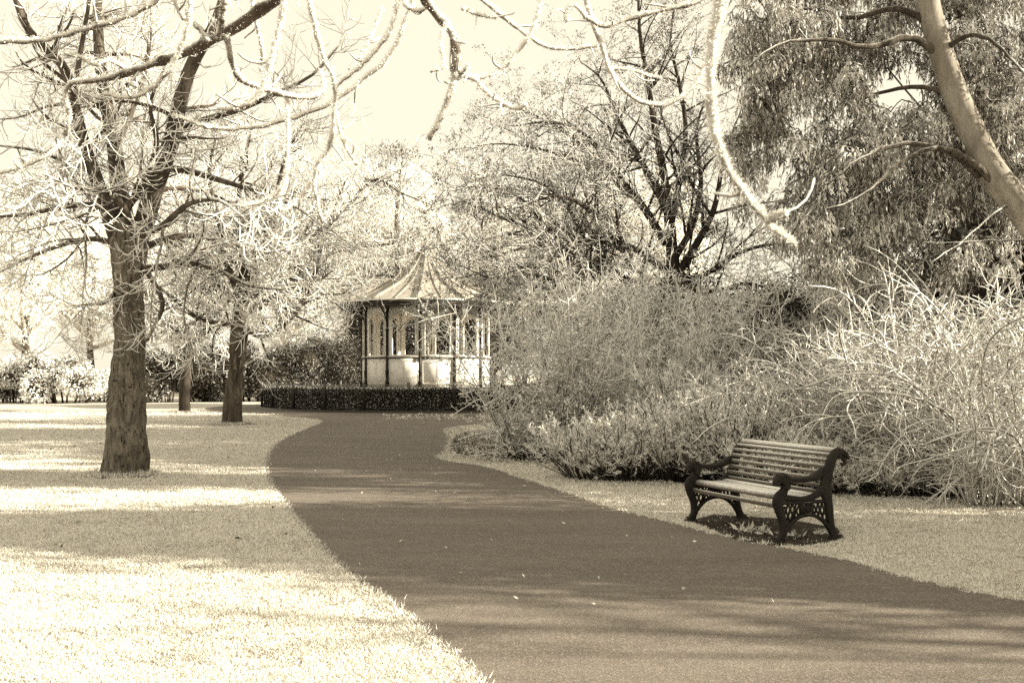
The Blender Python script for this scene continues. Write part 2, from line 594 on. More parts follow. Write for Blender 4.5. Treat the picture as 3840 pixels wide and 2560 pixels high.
def make_grass():
    rng = np.random.default_rng(3)
    n = 1100000
    u = rng.random(n)
    d = (4.2 ** -.55 + u * (42. ** -.55 - 4.2 ** -.55)) ** (-1 / .55)
    x = (rng.random(n) - .5) * (d * 1.02 + 1.2)
    p = np.stack([x, d], 1)
    bad = inside(p, PATH) | (np.hypot(p[:, 0] - BC[0], p[:, 1] - BC[1]) < 9.5) | inside(p, BED)
    bad |= inside(p, PAD) & (rng.random(n) > .04)
    for e_ in FOOT_SHADE:
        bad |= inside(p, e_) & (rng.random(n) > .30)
    p = p[~bad]
    cl = .6 * vnoise(p[:, 0], p[:, 1], 6, 1) + .4 * vnoise(p[:, 0], p[:, 1], 17, 2)
    keep = rng.random(len(p)) < .35 + 1.0 * cl
    p, cl = p[keep], cl[keep]
    n = len(p)
    d = p[:, 1]
    D = np.stack([rng.normal(0, .75, n), rng.normal(0, .75, n), np.full(n, .8)], 1)
    Ln = (.011 + .022 * cl) * rng.uniform(.6, 1.3, n) * (1 + .012 * d)
    W = (.0030 + .00075 * d) * rng.uniform(.7, 1.3, n)
    P = np.c_[p, np.zeros(n)]
    fr = np.clip(.55 + .5 * cl + rng.normal(0, .22, n), .05, 1.2)
    mb = MB().blades(P, D, Ln, W, fr, rng)
    tag(mb.build('grass', M['grass'], smooth=False), 'short frosted grass blades on the lawn', None, None, 'stuff')
    # longer fringe along the path edges
    mb = MB()
    for E, cnt in ((L[6:], 9000), (Rr[3:], 8000)):
        E = spline([e for e in E], 400)
        w = 1 / np.maximum(E[:, 1], 4) ** 1.3
        w[E[:, 1] < 4.5] = 0
        i = rng.choice(len(E), cnt, p=w / w.sum())
        P = np.c_[E[i] + rng.normal(0, .035, (cnt, 2)), np.zeros(cnt)]
        D = np.stack([rng.normal(0, .8, cnt), rng.normal(-.1, .8, cnt), np.full(cnt, .8)], 1)
        dd = P[:, 1]
        mb.blades(P, D, rng.uniform(.015, .055, cnt), (.004 + .0006 * dd), np.clip(rng.normal(.85, .25, cnt), .1, 1.2), rng)
    tag(mb.build('grass_fringe', M['grass'], smooth=False), 'ragged frosted grass fringe overhanging the path edge', None, None, 'stuff')


make_grass()


def litter(name, label, poly, n, rng, size=(.02, .06), frost=(.3, 1.1), mat='grass'):
    p = np.asarray(poly)
    lo, hi = p.min(0), p.max(0)
    P = lo + rng.random((n * 6, 2)) * (hi - lo)
    P = P[inside(P, poly)][:n]
    n = len(P)
    D = np.stack([rng.normal(size=n), rng.normal(size=n), rng.uniform(.05, .5, n)], 1)
    mb = MB().leaves(np.c_[P, np.full(n, .012)], D, rng.uniform(*size, n), rng.uniform(*size, n) * .5, rng.uniform(*frost, n), rng, True)
    tag(mb.build(name, M[mat], smooth=False), label, None, None, 'stuff')


litter('leaf_litter', 'small frosted leaves littering the soil by the path bend', [ground(*p) for p in [(1030, 985), (1030, 1050), (1160, 1062), (1300, 1085), (1560, 1115), (1400, 1060), (1150, 990)]], 5200, RNG, (.03, .08), (.1, 1.))
litter('fallen_leaves', 'scattered tiny frosted leaves on the dark path', [ground(*p) for p in [(640, 1040), (980, 1400), (2100, 1400), (1560, 1215), (1150, 1090), (1000, 1040), (1000, 960), (700, 985)]], 170, RNG, (.02, .05), (.4, .9))
litter('fallen_leaves', 'small dark curled leaves lying in the frosted grass left of the path', [ground(*p) for p in [(20, 1000), (0, 1500), (900, 1450), (600, 1130), (600, 1000)]], 45, RNG, (.03, .07), (0, .2), 'leaf_dark')
litter('fallen_leaves', 'frosted leaf specks on the path below the fence', [ground(*p) for p in [(880, 952), (1130, 952), (1130, 966), (880, 964)]], 420, RNG, (.05, .14), (.4, 1.0))


# ------------------------------------------------------------------ the bandstand
def ext_poly(mb, outline, frame, y0, y1, frost=.3):
    """prism of a polygon (u, w) between depths y0, y1 in a frame (origin, eu, en, ew)"""
    o, eu, en, ew = frame
    pts = np.asarray(outline, float)
    n = len(pts)
    A = o + pts[:, :1] * eu + pts[:, 1:] * ew + en * y0
    B = o + pts[:, :1] * eu + pts[:, 1:] * ew + en * y1
    bm = bmesh.new()
    va = [bm.verts.new(a) for a in A]
    vb = [bm.verts.new(b) for b in B]
    bm.faces.new(va[::-1])
    bm.faces.new(vb)
    for i in range(n):
        j = (i + 1) % n
        bm.faces.new((va[i], va[j], vb[j], vb[i]))
    bmesh.ops.triangulate(bm, faces=bm.faces[:])
    bm.verts.index_update()
    mb.add([v.co for v in bm.verts], tris=[[v.index for v in f.verts] for f in bm.faces], frost=frost)
    bm.free()


def ring_poly(mb, outer, inner, frame, y0, y1, frost=.3):
    """frame between two outlines with the same count of points"""
    o, eu, en, ew = frame
    n = len(outer)
    g = lambda pts, y: o + np.asarray(pts)[:, :1] * eu + np.asarray(pts)[:, 1:] * ew + en * y
    V = np.concatenate([g(outer, y0), g(inner, y0), g(outer, y1), g(inner, y1)])
    Q = []
    for i in range(n):
        j = (i + 1) % n
        Q += [[i, n + i, n + j, j], [2 * n + i, 2 * n + j, 3 * n + j, 3 * n + i], [i, j, 2 * n + j, 2 * n + i], [n + i, 3 * n + i, 3 * n + j, n + j]]
    mb.add(V, Q, frost=frost)


def bandstand():
    c3 = np.array([BC[0], BC[1], 0])
    t = thing('bandstand', c3, 'twelve sided white bandstand with arched openings and pointed flared roof', 'bandstand')
    NS = 12
    R = 2.86
    Z0, ZR, ZT = .86, 2.20, 4.42
    rot = radians(-.5)
    ex = lambda a: np.array([sin(a), -cos(a), 0.])        # outward direction at angle a (0 = towards the viewer)
    up = np.array([0, 0, 1.])
    # plinth and floor
    mb = MB()
    prof = [(R + .45, 0), (R + .45, Z0 - .12), (R + .52, Z0 - .12), (R + .52, Z0), (0.01, Z0)]
    for k in range(NS):
        a0, a1 = rot + k * pi / 6, rot + (k + 1) * pi / 6
        V = [c3 + ex(a) * r + up * z for a in (a0, a1) for r, z in prof]
        mb.add(V, [[i, i + 5, i + 6, i + 1] for i in range(4)])
    mb.build('plinth', M['stone'], t, smooth=False)
    for k in range(NS):
        a0, a1 = rot + k * pi / 6, rot + (k + 1) * pi / 6
        p0, p1 = c3 + ex(a0) * R, c3 + ex(a1) * R
        eu = (p1 - p0) / np.linalg.norm(p1 - p0)
        w = np.linalg.norm(p1 - p0)
        en = ex((a0 + a1) / 2)
        o = (p0 + p1) / 2
        fr = (o, eu, en, up)
        h = w / 2 - .03
        # dado panel, with a raised moulding and a middle joint
        mb = MB()
        ext_poly(mb, [(-h, Z0 + .003), (h, Z0 + .003), (h, ZR - .06), (-h, ZR - .06)], fr, -.05, 0)
        dado = mb.build('dado_panel', M['white_paint'], t, smooth=False)
        for u0, u1 in ((-h + .07, -.012), (.012, h - .07)):
            mb = MB()
            oo = [(u0, Z0 + .2), (u1, Z0 + .2), (u1, ZR - .17), (u0, ZR - .17)]
            ii = [(u0 + .025, Z0 + .225), (u1 - .025, Z0 + .225), (u1 - .025, ZR - .195), (u0 + .025, ZR - .195)]
            ring_poly(mb, oo, ii, fr, -.002, .012)
            mb.build('moulding', M['white_paint'], dado, smooth=False)
        # sill rail
        mb = MB()
        ext_poly(mb, [(-h - .02, ZR - .058), (h + .02, ZR - .058), (h + .02, ZR), (-h - .02, ZR)], fr, -.09, .05)
        mb.build('sill_rail', M['black_paint'], t, smooth=False)
        mb = MB()
        ext_poly(mb, [(-h - .02, ZR + .002), (h + .02, ZR + .002), (h + .02, ZR + .03), (-h - .02, ZR + .03)], fr, -.10, .06)
        mb.build('sill', M['white_paint'], t, smooth=False)
        # arched frame
        def arch(hw, zb, zs, zt, m=13):
            a = np.linspace(0, pi, m)
            top = [(hw * cos(x), zs + (zt - zs) * sin(x) ** .8) for x in a]
            return [(-hw, zb), (-hw * .33, zb), (hw * .33, zb), (hw, zb)] + top
        ao = arch(h - .185, ZR + .08, 3.66, 4.06)
        oo = [(-h, ZR + .032), (-h * .33, ZR + .032), (h * .33, ZR + .032), (h, ZR + .032)] + \
             [(h, 3.70), (h, 4.0), (h, ZT - .003), (h * .66, ZT - .003), (h * .4, ZT - .003), (h * .2, ZT - .003), (0, ZT - .003), (-h * .2, ZT - .003),
              (-h * .4, ZT - .003), (-h * .66, ZT - .003), (-h, ZT - .003), (-h, 4.0), (-h, 3.70)]
        mb = MB()
        ring_poly(mb, oo, ao, fr, -.06, -.005)
        fm = mb.build('arch_frame', M['white_paint'], t, smooth=False)
        a1_ = arch(h - .14, ZR + .045, 3.66, 4.11)
        a2_ = arch(h - .195, ZR + .09, 3.66, 4.05)
        mb = MB()
        ring_poly(mb, a1_, a2_, fr, -.004, .018)
        mb.build('arch_moulding', M['white_paint'], fm, smooth=False)
        mb = MB()
        ring_poly(mb, a1_, a2_, fr, -.083, -.062)
        mb.build('arch_moulding', M['white_paint'], fm, smooth=False)
        # wall plate above the arches
        mb = MB()
        ext_poly(mb, [(-w / 2, ZT), (w / 2, ZT), (w / 2, ZT + .13), (-w / 2, ZT + .13)], fr, -.08, .06)
        mb.build('wall_plate', M['black_paint'], t, smooth=False)
        # post at the corner
        pc = c3 + ex(a0) * (R + .015)
        zs = [Z0, Z0 + .25, Z0 + .26, Z0 + .30, Z0 + .31, 1.55, 1.56, 1.62, 1.63, ZR, 3.30, 3.31, 3.38, 3.39, 4.22, 4.24, 4.34, ZT + .1]
        rs = [.085, .085, .10, .10, .07, .066, .088, .088, .062, .058, .055, .078, .078, .052, .052, .085, .095, .06]
        mb = MB().tubes(np.array([pc + up * z for z in zs]), np.array(rs), 10)
        post = mb.build('post', M['black_paint'], t)
        # quarter arch bracket reaching out to the eaves, with scroll rings
        er = ex(a0)
        br = MB()
        ph = np.linspace(0, pi / 2, 12)
        arc = np.array([pc + er * (.03 + .78 * (1 - cos(x))) + up * (3.42 + .98 * sin(x)) for x in ph])
        br.tubes(arc, np.full(12, .022), 5)
        br.tubes(np.array([pc + er * .05 + up * 4.40, pc + er * .86 + up * 4.43]), np.full(2, .02), 5)
        for uu, ww, rr_ in ((.13, 4.27, .10), (.32, 4.31, .075), (.13, 4.03, .075), (.49, 4.345, .05), (.10, 3.86, .05), (.28, 4.14, .06), (.62, 4.375, .03)):
            a = np.linspace(0, 2 * pi, 10)
            br.tubes(np.array([pc + er * (uu + rr_ * cos(x)) + up * (ww + rr_ * sin(x)) for x in a]), np.full(10, .014), 4)
            br.tubes(np.array([pc + er * (uu + rr_ * .45 * cos(x)) + up * (ww + rr_ * .45 * sin(x)) for x in a]), np.full(10, .010), 3)
        br.build('bracket', M['black_paint'], t)
    # roof
    prof = np.array([(3.86, 4.60), (3.30, 4.83), (2.70, 5.08), (2.10, 5.35), (1.55, 5.66), (1.02, 6.06), (.62, 6.46), (.34, 6.84), (.10, 7.22)])
    prof = spline(prof, 14)
    for k in range(NS):
        a0, a1 = rot + k * pi / 6, rot + (k + 1) * pi / 6
        mb = MB()
        V = []
        for dz in (0, -.05):
            for r, z in prof:
                V += [c3 + ex(a0) * r + up * (z + dz), c3 + ex(a1) * r + up * (z + dz)]
        n = len(prof)
        Q = [[2 * i, 2 * i + 1, 2 * i + 3, 2 * i + 2] for i in range(n - 1)] + [[2 * n + 2 * i, 2 * n + 2 * i + 2, 2 * n + 2 * i + 3, 2 * n + 2 * i + 1] for i in range(n - 1)]
        mb.add(V, Q, frost=.55)
        mb.build('roof_panel', M['zinc'], t, smooth=False)
        for a, hw, hh, nm in ((a0, .075, .085, 'hip_roll'), ((a0 + a1) / 2, .03, .05, 'roof_batten')):
            s = np.array([cos(a), sin(a), 0])
            f = 1 if nm == 'hip_roll' else cos(pi / 12)
            mb = MB()
            pts = np.array([c3 + ex(a) * (r * f) + up * z for r, z in prof])
            tw = np.clip(prof[:, 0] / 1.5, .25, 1)[:, None]
            A, B_, C_, D_ = pts - s * hw * tw - up * .01, pts + s * hw * tw - up * .01, pts + s * hw * tw * .7 + up * hh, pts - s * hw * tw * .7 + up * hh
            V = np.stack([A, B_, C_, D_], 1).reshape(-1, 3)
            Q = [[4 * i + j, 4 * i + (j + 1) % 4, 4 * i + 4 + (j + 1) % 4, 4 * i + 4 + j] for i in range(n - 1) for j in range(4)] + [[0, 3, 2, 1]]
            mb.add(V, Q, frost=.5)
            mb.build(nm, M['zinc'], t, smooth=False)
        # gutter, fascia and fretted valance
        g0, g1 = c3 + ex(a0) * 3.90, c3 + ex(a1) * 3.90
        mid = (g0 + g1) / 2
        w = np.linalg.norm(g1 - g0)
        fr = (mid, (g1 - g0) / w, ex((a0 + a1) / 2), up)
        mb = MB()
        ext_poly(mb, [(-w / 2, 4.545), (w / 2, 4.545), (w / 2, 4.60), (-w / 2, 4.60)], fr, -.06, .03)
        mb.build('gutter', M['white_paint'], t, smooth=False)
        mb = MB()
        ext_poly(mb, [(-w / 2 + .01, 4.40), (w / 2 - .01, 4.40), (w / 2 - .01, 4.543), (-w / 2 + .01, 4.543)], fr, -.07, -.04)
        fas = mb.build('fascia', M['black_paint'], t, smooth=False)
        mb = MB()
        m = 22
        for i in range(m):
            u0, u1 = -w / 2 + .02 + (w - .04) * i / m, -w / 2 + .02 + (w - .04) * (i + 1) / m
            um = (u0 + u1) / 2
            ext_poly(mb, [(u0, 4.40), (u0 + .004, 4.33), (um - .012, 4.27), (um, 4.22), (um + .012, 4.27), (u1 - .004, 4.33), (u1, 4.40)], fr, -.068, -.05)
        mb.build('valance', M['black_paint'], fas, smooth=False)
        # soffit boards between wall plate and eaves
        mb = MB()
        V = [c3 + ex(a0) * (R - .1) + up * 4.556, c3 + ex(a1) * (R - .1) + up * 4.556, c3 + ex(a1) * 3.83 + up * 4.53, c3 + ex(a0) * 3.83 + up * 4.53]
        mb.add(V, [[0, 1, 2, 3]])
        mb.build('soffit', M['black_paint'], t, smooth=False)
    mb = MB()
    for z, r in ((Z0 + .012, R - .06), (4.50, R - .12)):  # white discs added below and overhead to bounce light inside
        V = [c3 + ex(rot + k * pi / 6) * r + up * z for k in range(NS)] + [c3 + up * z]
        b_ = MB().add(V, None, [[k, (k + 1) % NS, NS] for k in range(NS)])
        b_.build('floor' if z < 2 else 'bounce_ceiling', M['white_paint'], t, smooth=False)
    mb = MB()
    zf = [7.18, 7.22, 7.30, 7.34, 7.40, 7.48, 7.55, 7.60, 7.95]
    rf = [.13, .13, .06, .05, .10, .12, .08, .03, .008]
    mb.tubes(np.array([c3 + up * z for z in zf]), np.array(rf), 10, frost=.5)
    mb.build('finial', M['zinc'], t)
    # small notice on the panel left of centre
    a0, a1 = rot - pi / 6, rot
    p0, p1 = c3 + ex(a0) * R, c3 + ex(a1) * R
    eu = (p1 - p0) / np.linalg.norm(p1 - p0)
    fr = ((p0 + p1) / 2, eu, ex((a0 + a1) / 2), up)
    mb = MB()
    ext_poly(mb, [(.40, 1.96), (.57, 1.96), (.57, 2.09), (.40, 2.09)], fr, .013, .02)
    nt_ = mb.build('notice', M['plaque'], t, smooth=False)
    mb = MB()
    for z in (2.065, 2.035, 1.985):
        ext_poly(mb, [(.415, z), (.555, z), (.555, z + .010), (.415, z + .010)], fr, .021, .023)
    mb.build('printed_lines', M['black_paint'], nt_, smooth=False)


bandstand()


def fence():
    c3 = np.array([BC[0], BC[1], 0])
    t = thing('bow_top_fence', c3, 'black bow topped iron railing circling the clipped hedge', 'fence')
    rng = np.random.default_rng(5)
    RF = 7.2
    N = 26
    H = 1.06
    a_off = radians(-5.3 + 4.6)
    posts, hoops = [], []
    up = np.array([0, 0, 1.])
    for k in range(N):
        a0 = a_off + k * 2 * pi / N
        a1 = a0 + 2 * pi / N
        p0 = np.array([RF * sin(a0), -RF * cos(a0), 0.])
        p1 = np.array([RF * sin(a1), -RF * cos(a1), 0.])
        dirv = (p1 - p0) / np.linalg.norm(p1 - p0)
        w = np.linalg.norm(p1 - p0)
        ang = atan2(dirv[1], dirv[0])
        if k == 0:
            mb = MB().box((-.045, -.045, 0), (.045, .045, H + .06)).box((-.055, -.055, H + .06), (.055, .055, H + .085))
            pm = mb.build('post', M['fence_iron'], None, smooth=False).data
            mb = MB()
            for z in (.14, H - .20):
                mb.box((.046, -.012, z), (w - .036, .012, z + .035))
            rm = mb.build('rail_pair', M['fence_iron'], None, smooth=False).data
            nh = 10
            sp = w / nh
            a = np.linspace(0, pi, 9)
            pts = np.array([(0, 0, .08), (0, 0, .5)] + [(sp * .97 * (1 - cos(x)), .0, H - sp * .97 + sp * .97 * sin(x)) for x in a] + [(sp * 1.94, 0, .5), (sp * 1.94, 0, .08)])
            mb = MB().tubes(pts, np.full(len(pts), .0135), 3, frost=.45)
            hm = mb.build('hoop', M['fence_iron'], None).data
            for n_ in ('post', 'rail_pair', 'hoop'):
                for o in [o for o in COL.objects if o.name.startswith(n_) and o.parent is None and o.type == 'MESH']:
                    bpy.data.objects.remove(o)
        def put(nm, me, loc):
            o = bpy.data.objects.new(nm, me)
            COL.objects.link(o)
            o.parent = t
            o.location = loc
            o.rotation_euler = (0, 0, ang)
            return o
        put('post', pm, p0)
        put('rails', rm, p0)
        vis = -115 < math.degrees((a0 + pi) % (2 * pi) - pi) < 100
        if vis:
            for i in range(nh - 1):
                put('hoop', hm, p0 + dirv * (sp * (i + .03)) + np.array([0, 0, rng.normal(0, .004)]) + (.01 if i % 2 else -.01) * np.array([dirv[1], -dirv[0], 0]))
    # low kerb the railing stands on
    mb = MB()
    a = np.linspace(0, 2 * pi, 79)
    prof = [(RF - .12, .0), (RF - .12, .09), (RF + .13, .09), (RF + .16, .0)]
    V = [c3 + np.array([r * sin(x), -r * cos(x), z]) for x in a for r, z in prof]
    Q = [[4 * i + j, 4 * i + j + 1, 4 * i + 5 + j, 4 * i + 4 + j] for i in range(78) for j in range(3)]
    mb.add(V, Q)
    kb = mb.build('kerb', M['black_paint'], None)
    kb.location = (0, 0, 0)
    tag(kb, 'low dark kerb stone ring under the railing', None, None, 'structure')


fence()


def hedge():
    rng = np.random.default_rng(11)
    c3 = np.array([BC[0], BC[1], 0])
    t = thing('clipped_hedge', c3, 'clipped box hedge behind the bow topped railing, frosted on top', 'hedge')
    a = np.linspace(0, 2 * pi, 121)
    mb = MB()
    prof = [(6.92, .09), (6.95, .82), (6.6, .87), (5.9, .87), (5.7, .1)]
    V = [c3 + np.array([r * sin(x), -r * cos(x), z]) for x in a for r, z in prof]
    Q = [[5 * i + j, 5 * i + j + 1, 5 * i + 6 + j, 5 * i + 5 + j] for i in range(120) for j in range(4)]
    mb.add(V, Q, frost=.1)
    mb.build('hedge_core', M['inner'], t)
    n = 30000
    x = radians(-125) + radians(225) * rng.random(n)
    r = 7.02 - np.abs(rng.normal(0, .07, n))
    z = .06 + .88 * rng.random(n)
    P = np.stack([r * np.sin(x), -r * np.cos(x), z], 1) + c3
    D = np.stack([np.sin(x), -np.cos(x), np.zeros(n)], 1) + rng.normal(0, .7, (n, 3))
    fr = np.clip(rng.normal(.42, .32, n), 0, 1.)
    mb = MB().leaves(P, D, rng.uniform(.06, .12, n), rng.uniform(.04, .075, n), fr, rng)
    n = 26000
    x = radians(-125) + radians(225) * rng.random(n)
    r = 5.7 + 1.34 * rng.random(n)
    P = np.stack([r * np.sin(x), -r * np.cos(x), .87 + .05 * rng.random(n)], 1) + c3
    D = np.stack([rng.normal(0, .5, n), rng.normal(0, .5, n), np.ones(n)], 1)
    mb.leaves(P, D, rng.uniform(.04, .09, n), rng.uniform(.02, .04, n), np.clip(rng.normal(.8, .25, n), .1, 1.2), rng)
    mb.build('foliage', M['leaf_dark'], t, smooth=False)


hedge()


# ------------------------------------------------------------------ the bench
def bench():
    A = np.array([2.40, 9.46, 0])
    B = np.array([1.85, 10.85, 0])
    Ln = np.linalg.norm(B - A)
    e1 = (B - A) / Ln
    e2 = np.array([e1[1], -e1[0], 0])
    up = np.array([0, 0, 1.])
    mid = (A + B) / 2 + e2 * .27
    t = thing('park_bench', mid, 'empty park bench with timber slats and ornate black cast iron ends', 'bench')
    W = lambda s, z, tt=0.: A + e1 * tt + e2 * s + up * z

    def stroke(mb, pts, hw, th=.034, k=None, S=10, rough=0., frost=.25, t0=0.):
        hw = np.asarray(hw, float) if np.ndim(hw) else np.full(len(pts), hw)
        k = k or max(8, len(pts) * 3)
        p = spline(np.c_[np.asarray(pts, float), np.zeros(len(pts)), hw], k)
        s2, h = p[:, :2], p[:, 3]
        tg = nrm(np.gradient(s2, axis=0))
        nn = np.stack([-tg[:, 1], tg[:, 0]], 1)
        rng = np.random.default_rng(int(1000 * abs(pts[0][0] + 2 * pts[0][1])) + 1)
        V = []
        for j in range(S):
            a = 2 * pi * j / S
            c_, s_ = np.sign(cos(a)) * abs(cos(a)) ** .6, np.sign(sin(a)) * abs(sin(a)) ** .6
            hh = h * (1 + rough * rng.normal(size=k))
            pp = s2 + nn * (hh * c_)[:, None]
            V.append(A + e1 * (t0 + th / 2 * s_) + pp[:, :1] * e2 + pp[:, 1:] * up)
        V = np.stack(V, 1).reshape(-1, 3)
        Q = [[i * S + j, i * S + (j + 1) % S, (i + 1) * S + (j + 1) % S, (i + 1) * S + j] for i in range(k - 1) for j in range(S)]
        T = [[0, j + 1, j] for j in range(1, S - 1)] + [[(k - 1) * S, (k - 1) * S + j, (k - 1) * S + j + 1] for j in range(1, S - 1)]
        mb.add(V, Q, T, frost=frost)

    parts = []
    mb = MB()
    stroke(mb, [(-.055, .0), (-.03, .02), (.0, .09), (-.004, .2), (-.035, .29), (-.052, .36), (-.035, .405), (0., .44), (.022, .48)],
           [.062, .045, .034, .037, .045, .054, .054, .044, .034], .05)
    mb.box((0, 0, 0), (1, 1, 1), lambda v: A + (v[:, :1] - .5) * .065 * e1 + (-.095 + .11 * v[:, 1:2]) * e2 + v[:, 2:3] * .022 * up, .2)
    parts.append(('front_leg', mb, []))
    mb = MB()
    stroke(mb, [(.575, 0), (.555, .03), (.53, .10), (.512, .2), (.497, .31), (.475, .40), (.466, .48), (.480, .58), (.508, .67), (.537, .735), (.575, .782), (.625, .79), (.675, .768), (.712, .725)],
           [.068, .045, .034, .034, .04, .055, .06, .056, .05, .046, .042, .036, .027, .012], .05, k=40)
    mb.box((0, 0, 0), (1, 1, 1), lambda v: A + (v[:, :1] - .5) * .065 * e1 + (.51 + .12 * v[:, 1:2]) * e2 + v[:, 2:3] * .022 * up, .2)
    stroke(mb, [(.60, .74), (.645, .735), (.675, .70), (.655, .67), (.63, .685)], [.012, .014, .014, .012, .008], .035)
    parts.append(('back_leg', mb, []))
    mb = MB()
    stroke(mb, [(-.03, .405), (.08, .392), (.18, .378), (.28, .385), (.37, .415), (.44, .47)], [.03, .027, .025, .027, .034, .05], .044)
    stroke(mb, [(-.03, .352), (.22, .350), (.49, .352)], .018, .036)
    mb.box((0, 0, 0), (1, 1, 1), lambda v: A + (v[:, :1] - .5) * .03 * e1 + (.185 + .14 * v[:, 1:2]) * e2 + (.225 + .13 * v[:, 2:3]) * up, .15)
    parts.append(('side_frame', mb, []))
    mb = MB()
    stroke(mb, [(.012, .06), (.04, .115), (.085, .165), (.14, .207), (.2, .228), (.262, .235), (.33, .228), (.40, .198), (.46, .15), (.505, .09), (.53, .05)], .017, .044, k=30)
    parts.append(('arch', mb, []))
    lat = []
    for (a, b) in (((.03, .17), (.10, .335)), ((.065, .15), (.145, .335)), ((.10, .19), (.18, .335)), ((.02, .25), (.055, .335)), ((.02, .32), (.085, .165)), ((.06, .335), (.125, .2)), ((.105, .335), (.175, .225)),
                   ((.335, .225), (.385, .335)), ((.375, .205), (.425, .335)), ((.42, .18), (.47, .335)), ((.455, .15), (.495, .26)), ((.335, .32), (.40, .2)), ((.375, .335), (.45, .165)), ((.42, .335), (.49, .17)), ((.465, .335), (.495, .27))):
        m_ = MB()
        stroke(m_, [a, ((a[0] + b[0]) / 2, (a[1] + b[1]) / 2), b], .0085, .02, k=3, S=6)
        lat.append(('lattice_bar', m_, 'iron'))
    parts[2] = ('side_frame', parts[2][1], lat)
    mb = MB()
    stroke(mb, [(-.005, .563), (.07, .557), (.16, .552), (.25, .553), (.33, .568), (.40, .605), (.44, .64)], [.03, .026, .024, .025, .030, .036, .02], .056, k=40, rough=.10, frost=.25)
    hd = MB()
    stroke(hd, [(.024, .475), (.032, .505), (.022, .545), (-.012, .566), (-.045, .558), (-.066, .532), (-.07, .508)], [.034, .040, .052, .056, .044, .028, .012], .085, k=26, S=14, rough=.08, frost=.4)
    for i, (s_, z_) in enumerate(((-.03, .60), (.01, .61), (.045, .585), (.055, .545), (-.06, .575))):
        for tt in (-.035, .035):
            a = np.linspace(0, pi, 5)
            hd.tubes(np.array([A + e1 * tt + e2 * (s_ - .018 * cos(x)) + up * (z_ - .012 + 0 * x) for x in a]), np.array([.003, .014, .018, .014, .003]), 6, frost=.5)
    hd.tubes(np.array([A + e1 * x + e2 * -.062 + up * .553 for x in (-.05, -.03, .03, .05)]), np.array([.004, .012, .012, .004]), 6, frost=.2)
    parts.append(('armrest', mb, [('lion_head', hd, 'iron')]))

    ends = []
    e = bpy.data.objects.new('cast_iron_end', None)
    # the end is one mesh (legs, arch, frame) with the armrest, lattice and shield as sub-parts
    core = MB()
    subs = []
    for nm, m_, sub in parts:
        if nm == 'armrest':
            subs.append((nm, m_, 'iron'))
        else:
            core.v += m_.v; core.a += m_.a
            core.q += [x + core.n for x in m_.q]; core.t += [x + core.n for x in m_.t]
            core.n += m_.n
        subs += sub
    bpy.data.objects.remove(e)
    e = core.build('cast_iron_end', M['iron'], t)
    for nm, m_, mt in subs:
        o = m_.build(nm, M[mt], t)
        o.parent = e
    # shield with a small emblem of towers on the outer face
    def shield(k, cx=.255, cz=.297):
        a = np.linspace(0, pi, 11)
        return [(cx - .046 * k, cz + .055 * k), (cx - .046 * k, cz - .005 * k)] + [(cx - .046 * k * cos(x), cz - .005 * k - .055 * k * sin(x) ** .9) for x in a[1:-1]] + [(cx + .046 * k, cz - .005 * k), (cx + .046 * k, cz + .055 * k)]
    fr = (A, e2, -e1, up)
    mb = MB()
    ring_poly(mb, shield(1), shield(.84), fr, .015, .024, frost=1.0)
    sh = mb.build('shield', M['iron'], t, smooth=False)
    sh.parent = e
    mb = MB()
    ext_poly(mb, [(.232, .262), (.278, .262), (.284, .285), (.286, .325), (.277, .325), (.277, .313), (.268, .313), (.268, .333), (.262, .338), (.255, .346), (.248, .338), (.242, .333), (.242, .313), (.233, .313), (.233, .325), (.224, .325), (.226, .285)], fr, .015, .021, frost=.1)
    for s_, z_ in ((.239, .302), (.255, .318), (.271, .302), (.255, .28)):
        ext_poly(mb, [(s_ - .004, z_ - .008), (s_ + .004, z_ - .008), (s_ + .004, z_ + .004), (s_, z_ + .009), (s_ - .004, z_ + .004)], fr, .0215, .0235, frost=.9)
    em = mb.build('emblem', M['iron'], t, smooth=False)
    em.parent = e
    c = e.copy()
    COL.objects.link(c)
    c.parent = t
    c.location = e1 * Ln
    for ch in list(e.children):
        d = ch.copy()
        COL.objects.link(d)
        d.parent = c

    def slat(name, s, z, w, th, ang):
        ca, sa = cos(ang), sin(ang)
        b = min(th, w) * .22
        sec = [(-w / 2 + b, -th / 2), (w / 2 - b, -th / 2), (w / 2, -th / 2 + b), (w / 2, th / 2 - b), (w / 2 - b, th / 2), (-w / 2 + b, th / 2), (-w / 2, th / 2 - b), (-w / 2, -th / 2 + b)]
        V = []
        ts = np.linspace(.012, Ln - .012, 4)
        for tt in ts:
            for u, v in sec:
                V.append(W(s + u * ca - v * sa, z + u * sa + v * ca, tt))
        Q = [[i * 8 + j, i * 8 + (j + 1) % 8, i * 8 + 8 + (j + 1) % 8, i * 8 + 8 + j] for i in range(3) for j in range(8)]
        T = [[0, j + 1, j] for j in range(1, 7)] + [[24, 24 + j, 25 + j] for j in range(1, 7)]
        mb = MB().add(V, Q, T, frost=.35)
        mb.build(name, M['slat'], t, smooth=False)

    curve = spline([(.398, .435, 0), (.400, .48, 0), (.412, .535, 0), (.430, .59, 0), (.452, .65, 0), (.478, .71, 0), (.512, .765, 0), (.56, .805, 0)], 8)
    tg = np.gradient(curve, axis=0)
    for i in range(8):
        slat('back_slat', curve[i, 0], curve[i, 1], .036 if i < 7 else .06, .019, atan2(tg[i, 1], tg[i, 0]))
    for s, z, w, a in ((.345, .408, .058, .28), (.278, .396, .060, .05), (.208, .395, .060, -.03), (.138, .402, .060, -.08), (.070, .408, .060, -.02)):
        slat('seat_slat', s, z, w, .019, a)
    slat('seat_slat', .012, .396, .052, .019, 1.0)
    slat('front_rail', -.018, .318, .040, .020, 1.45)


bench()


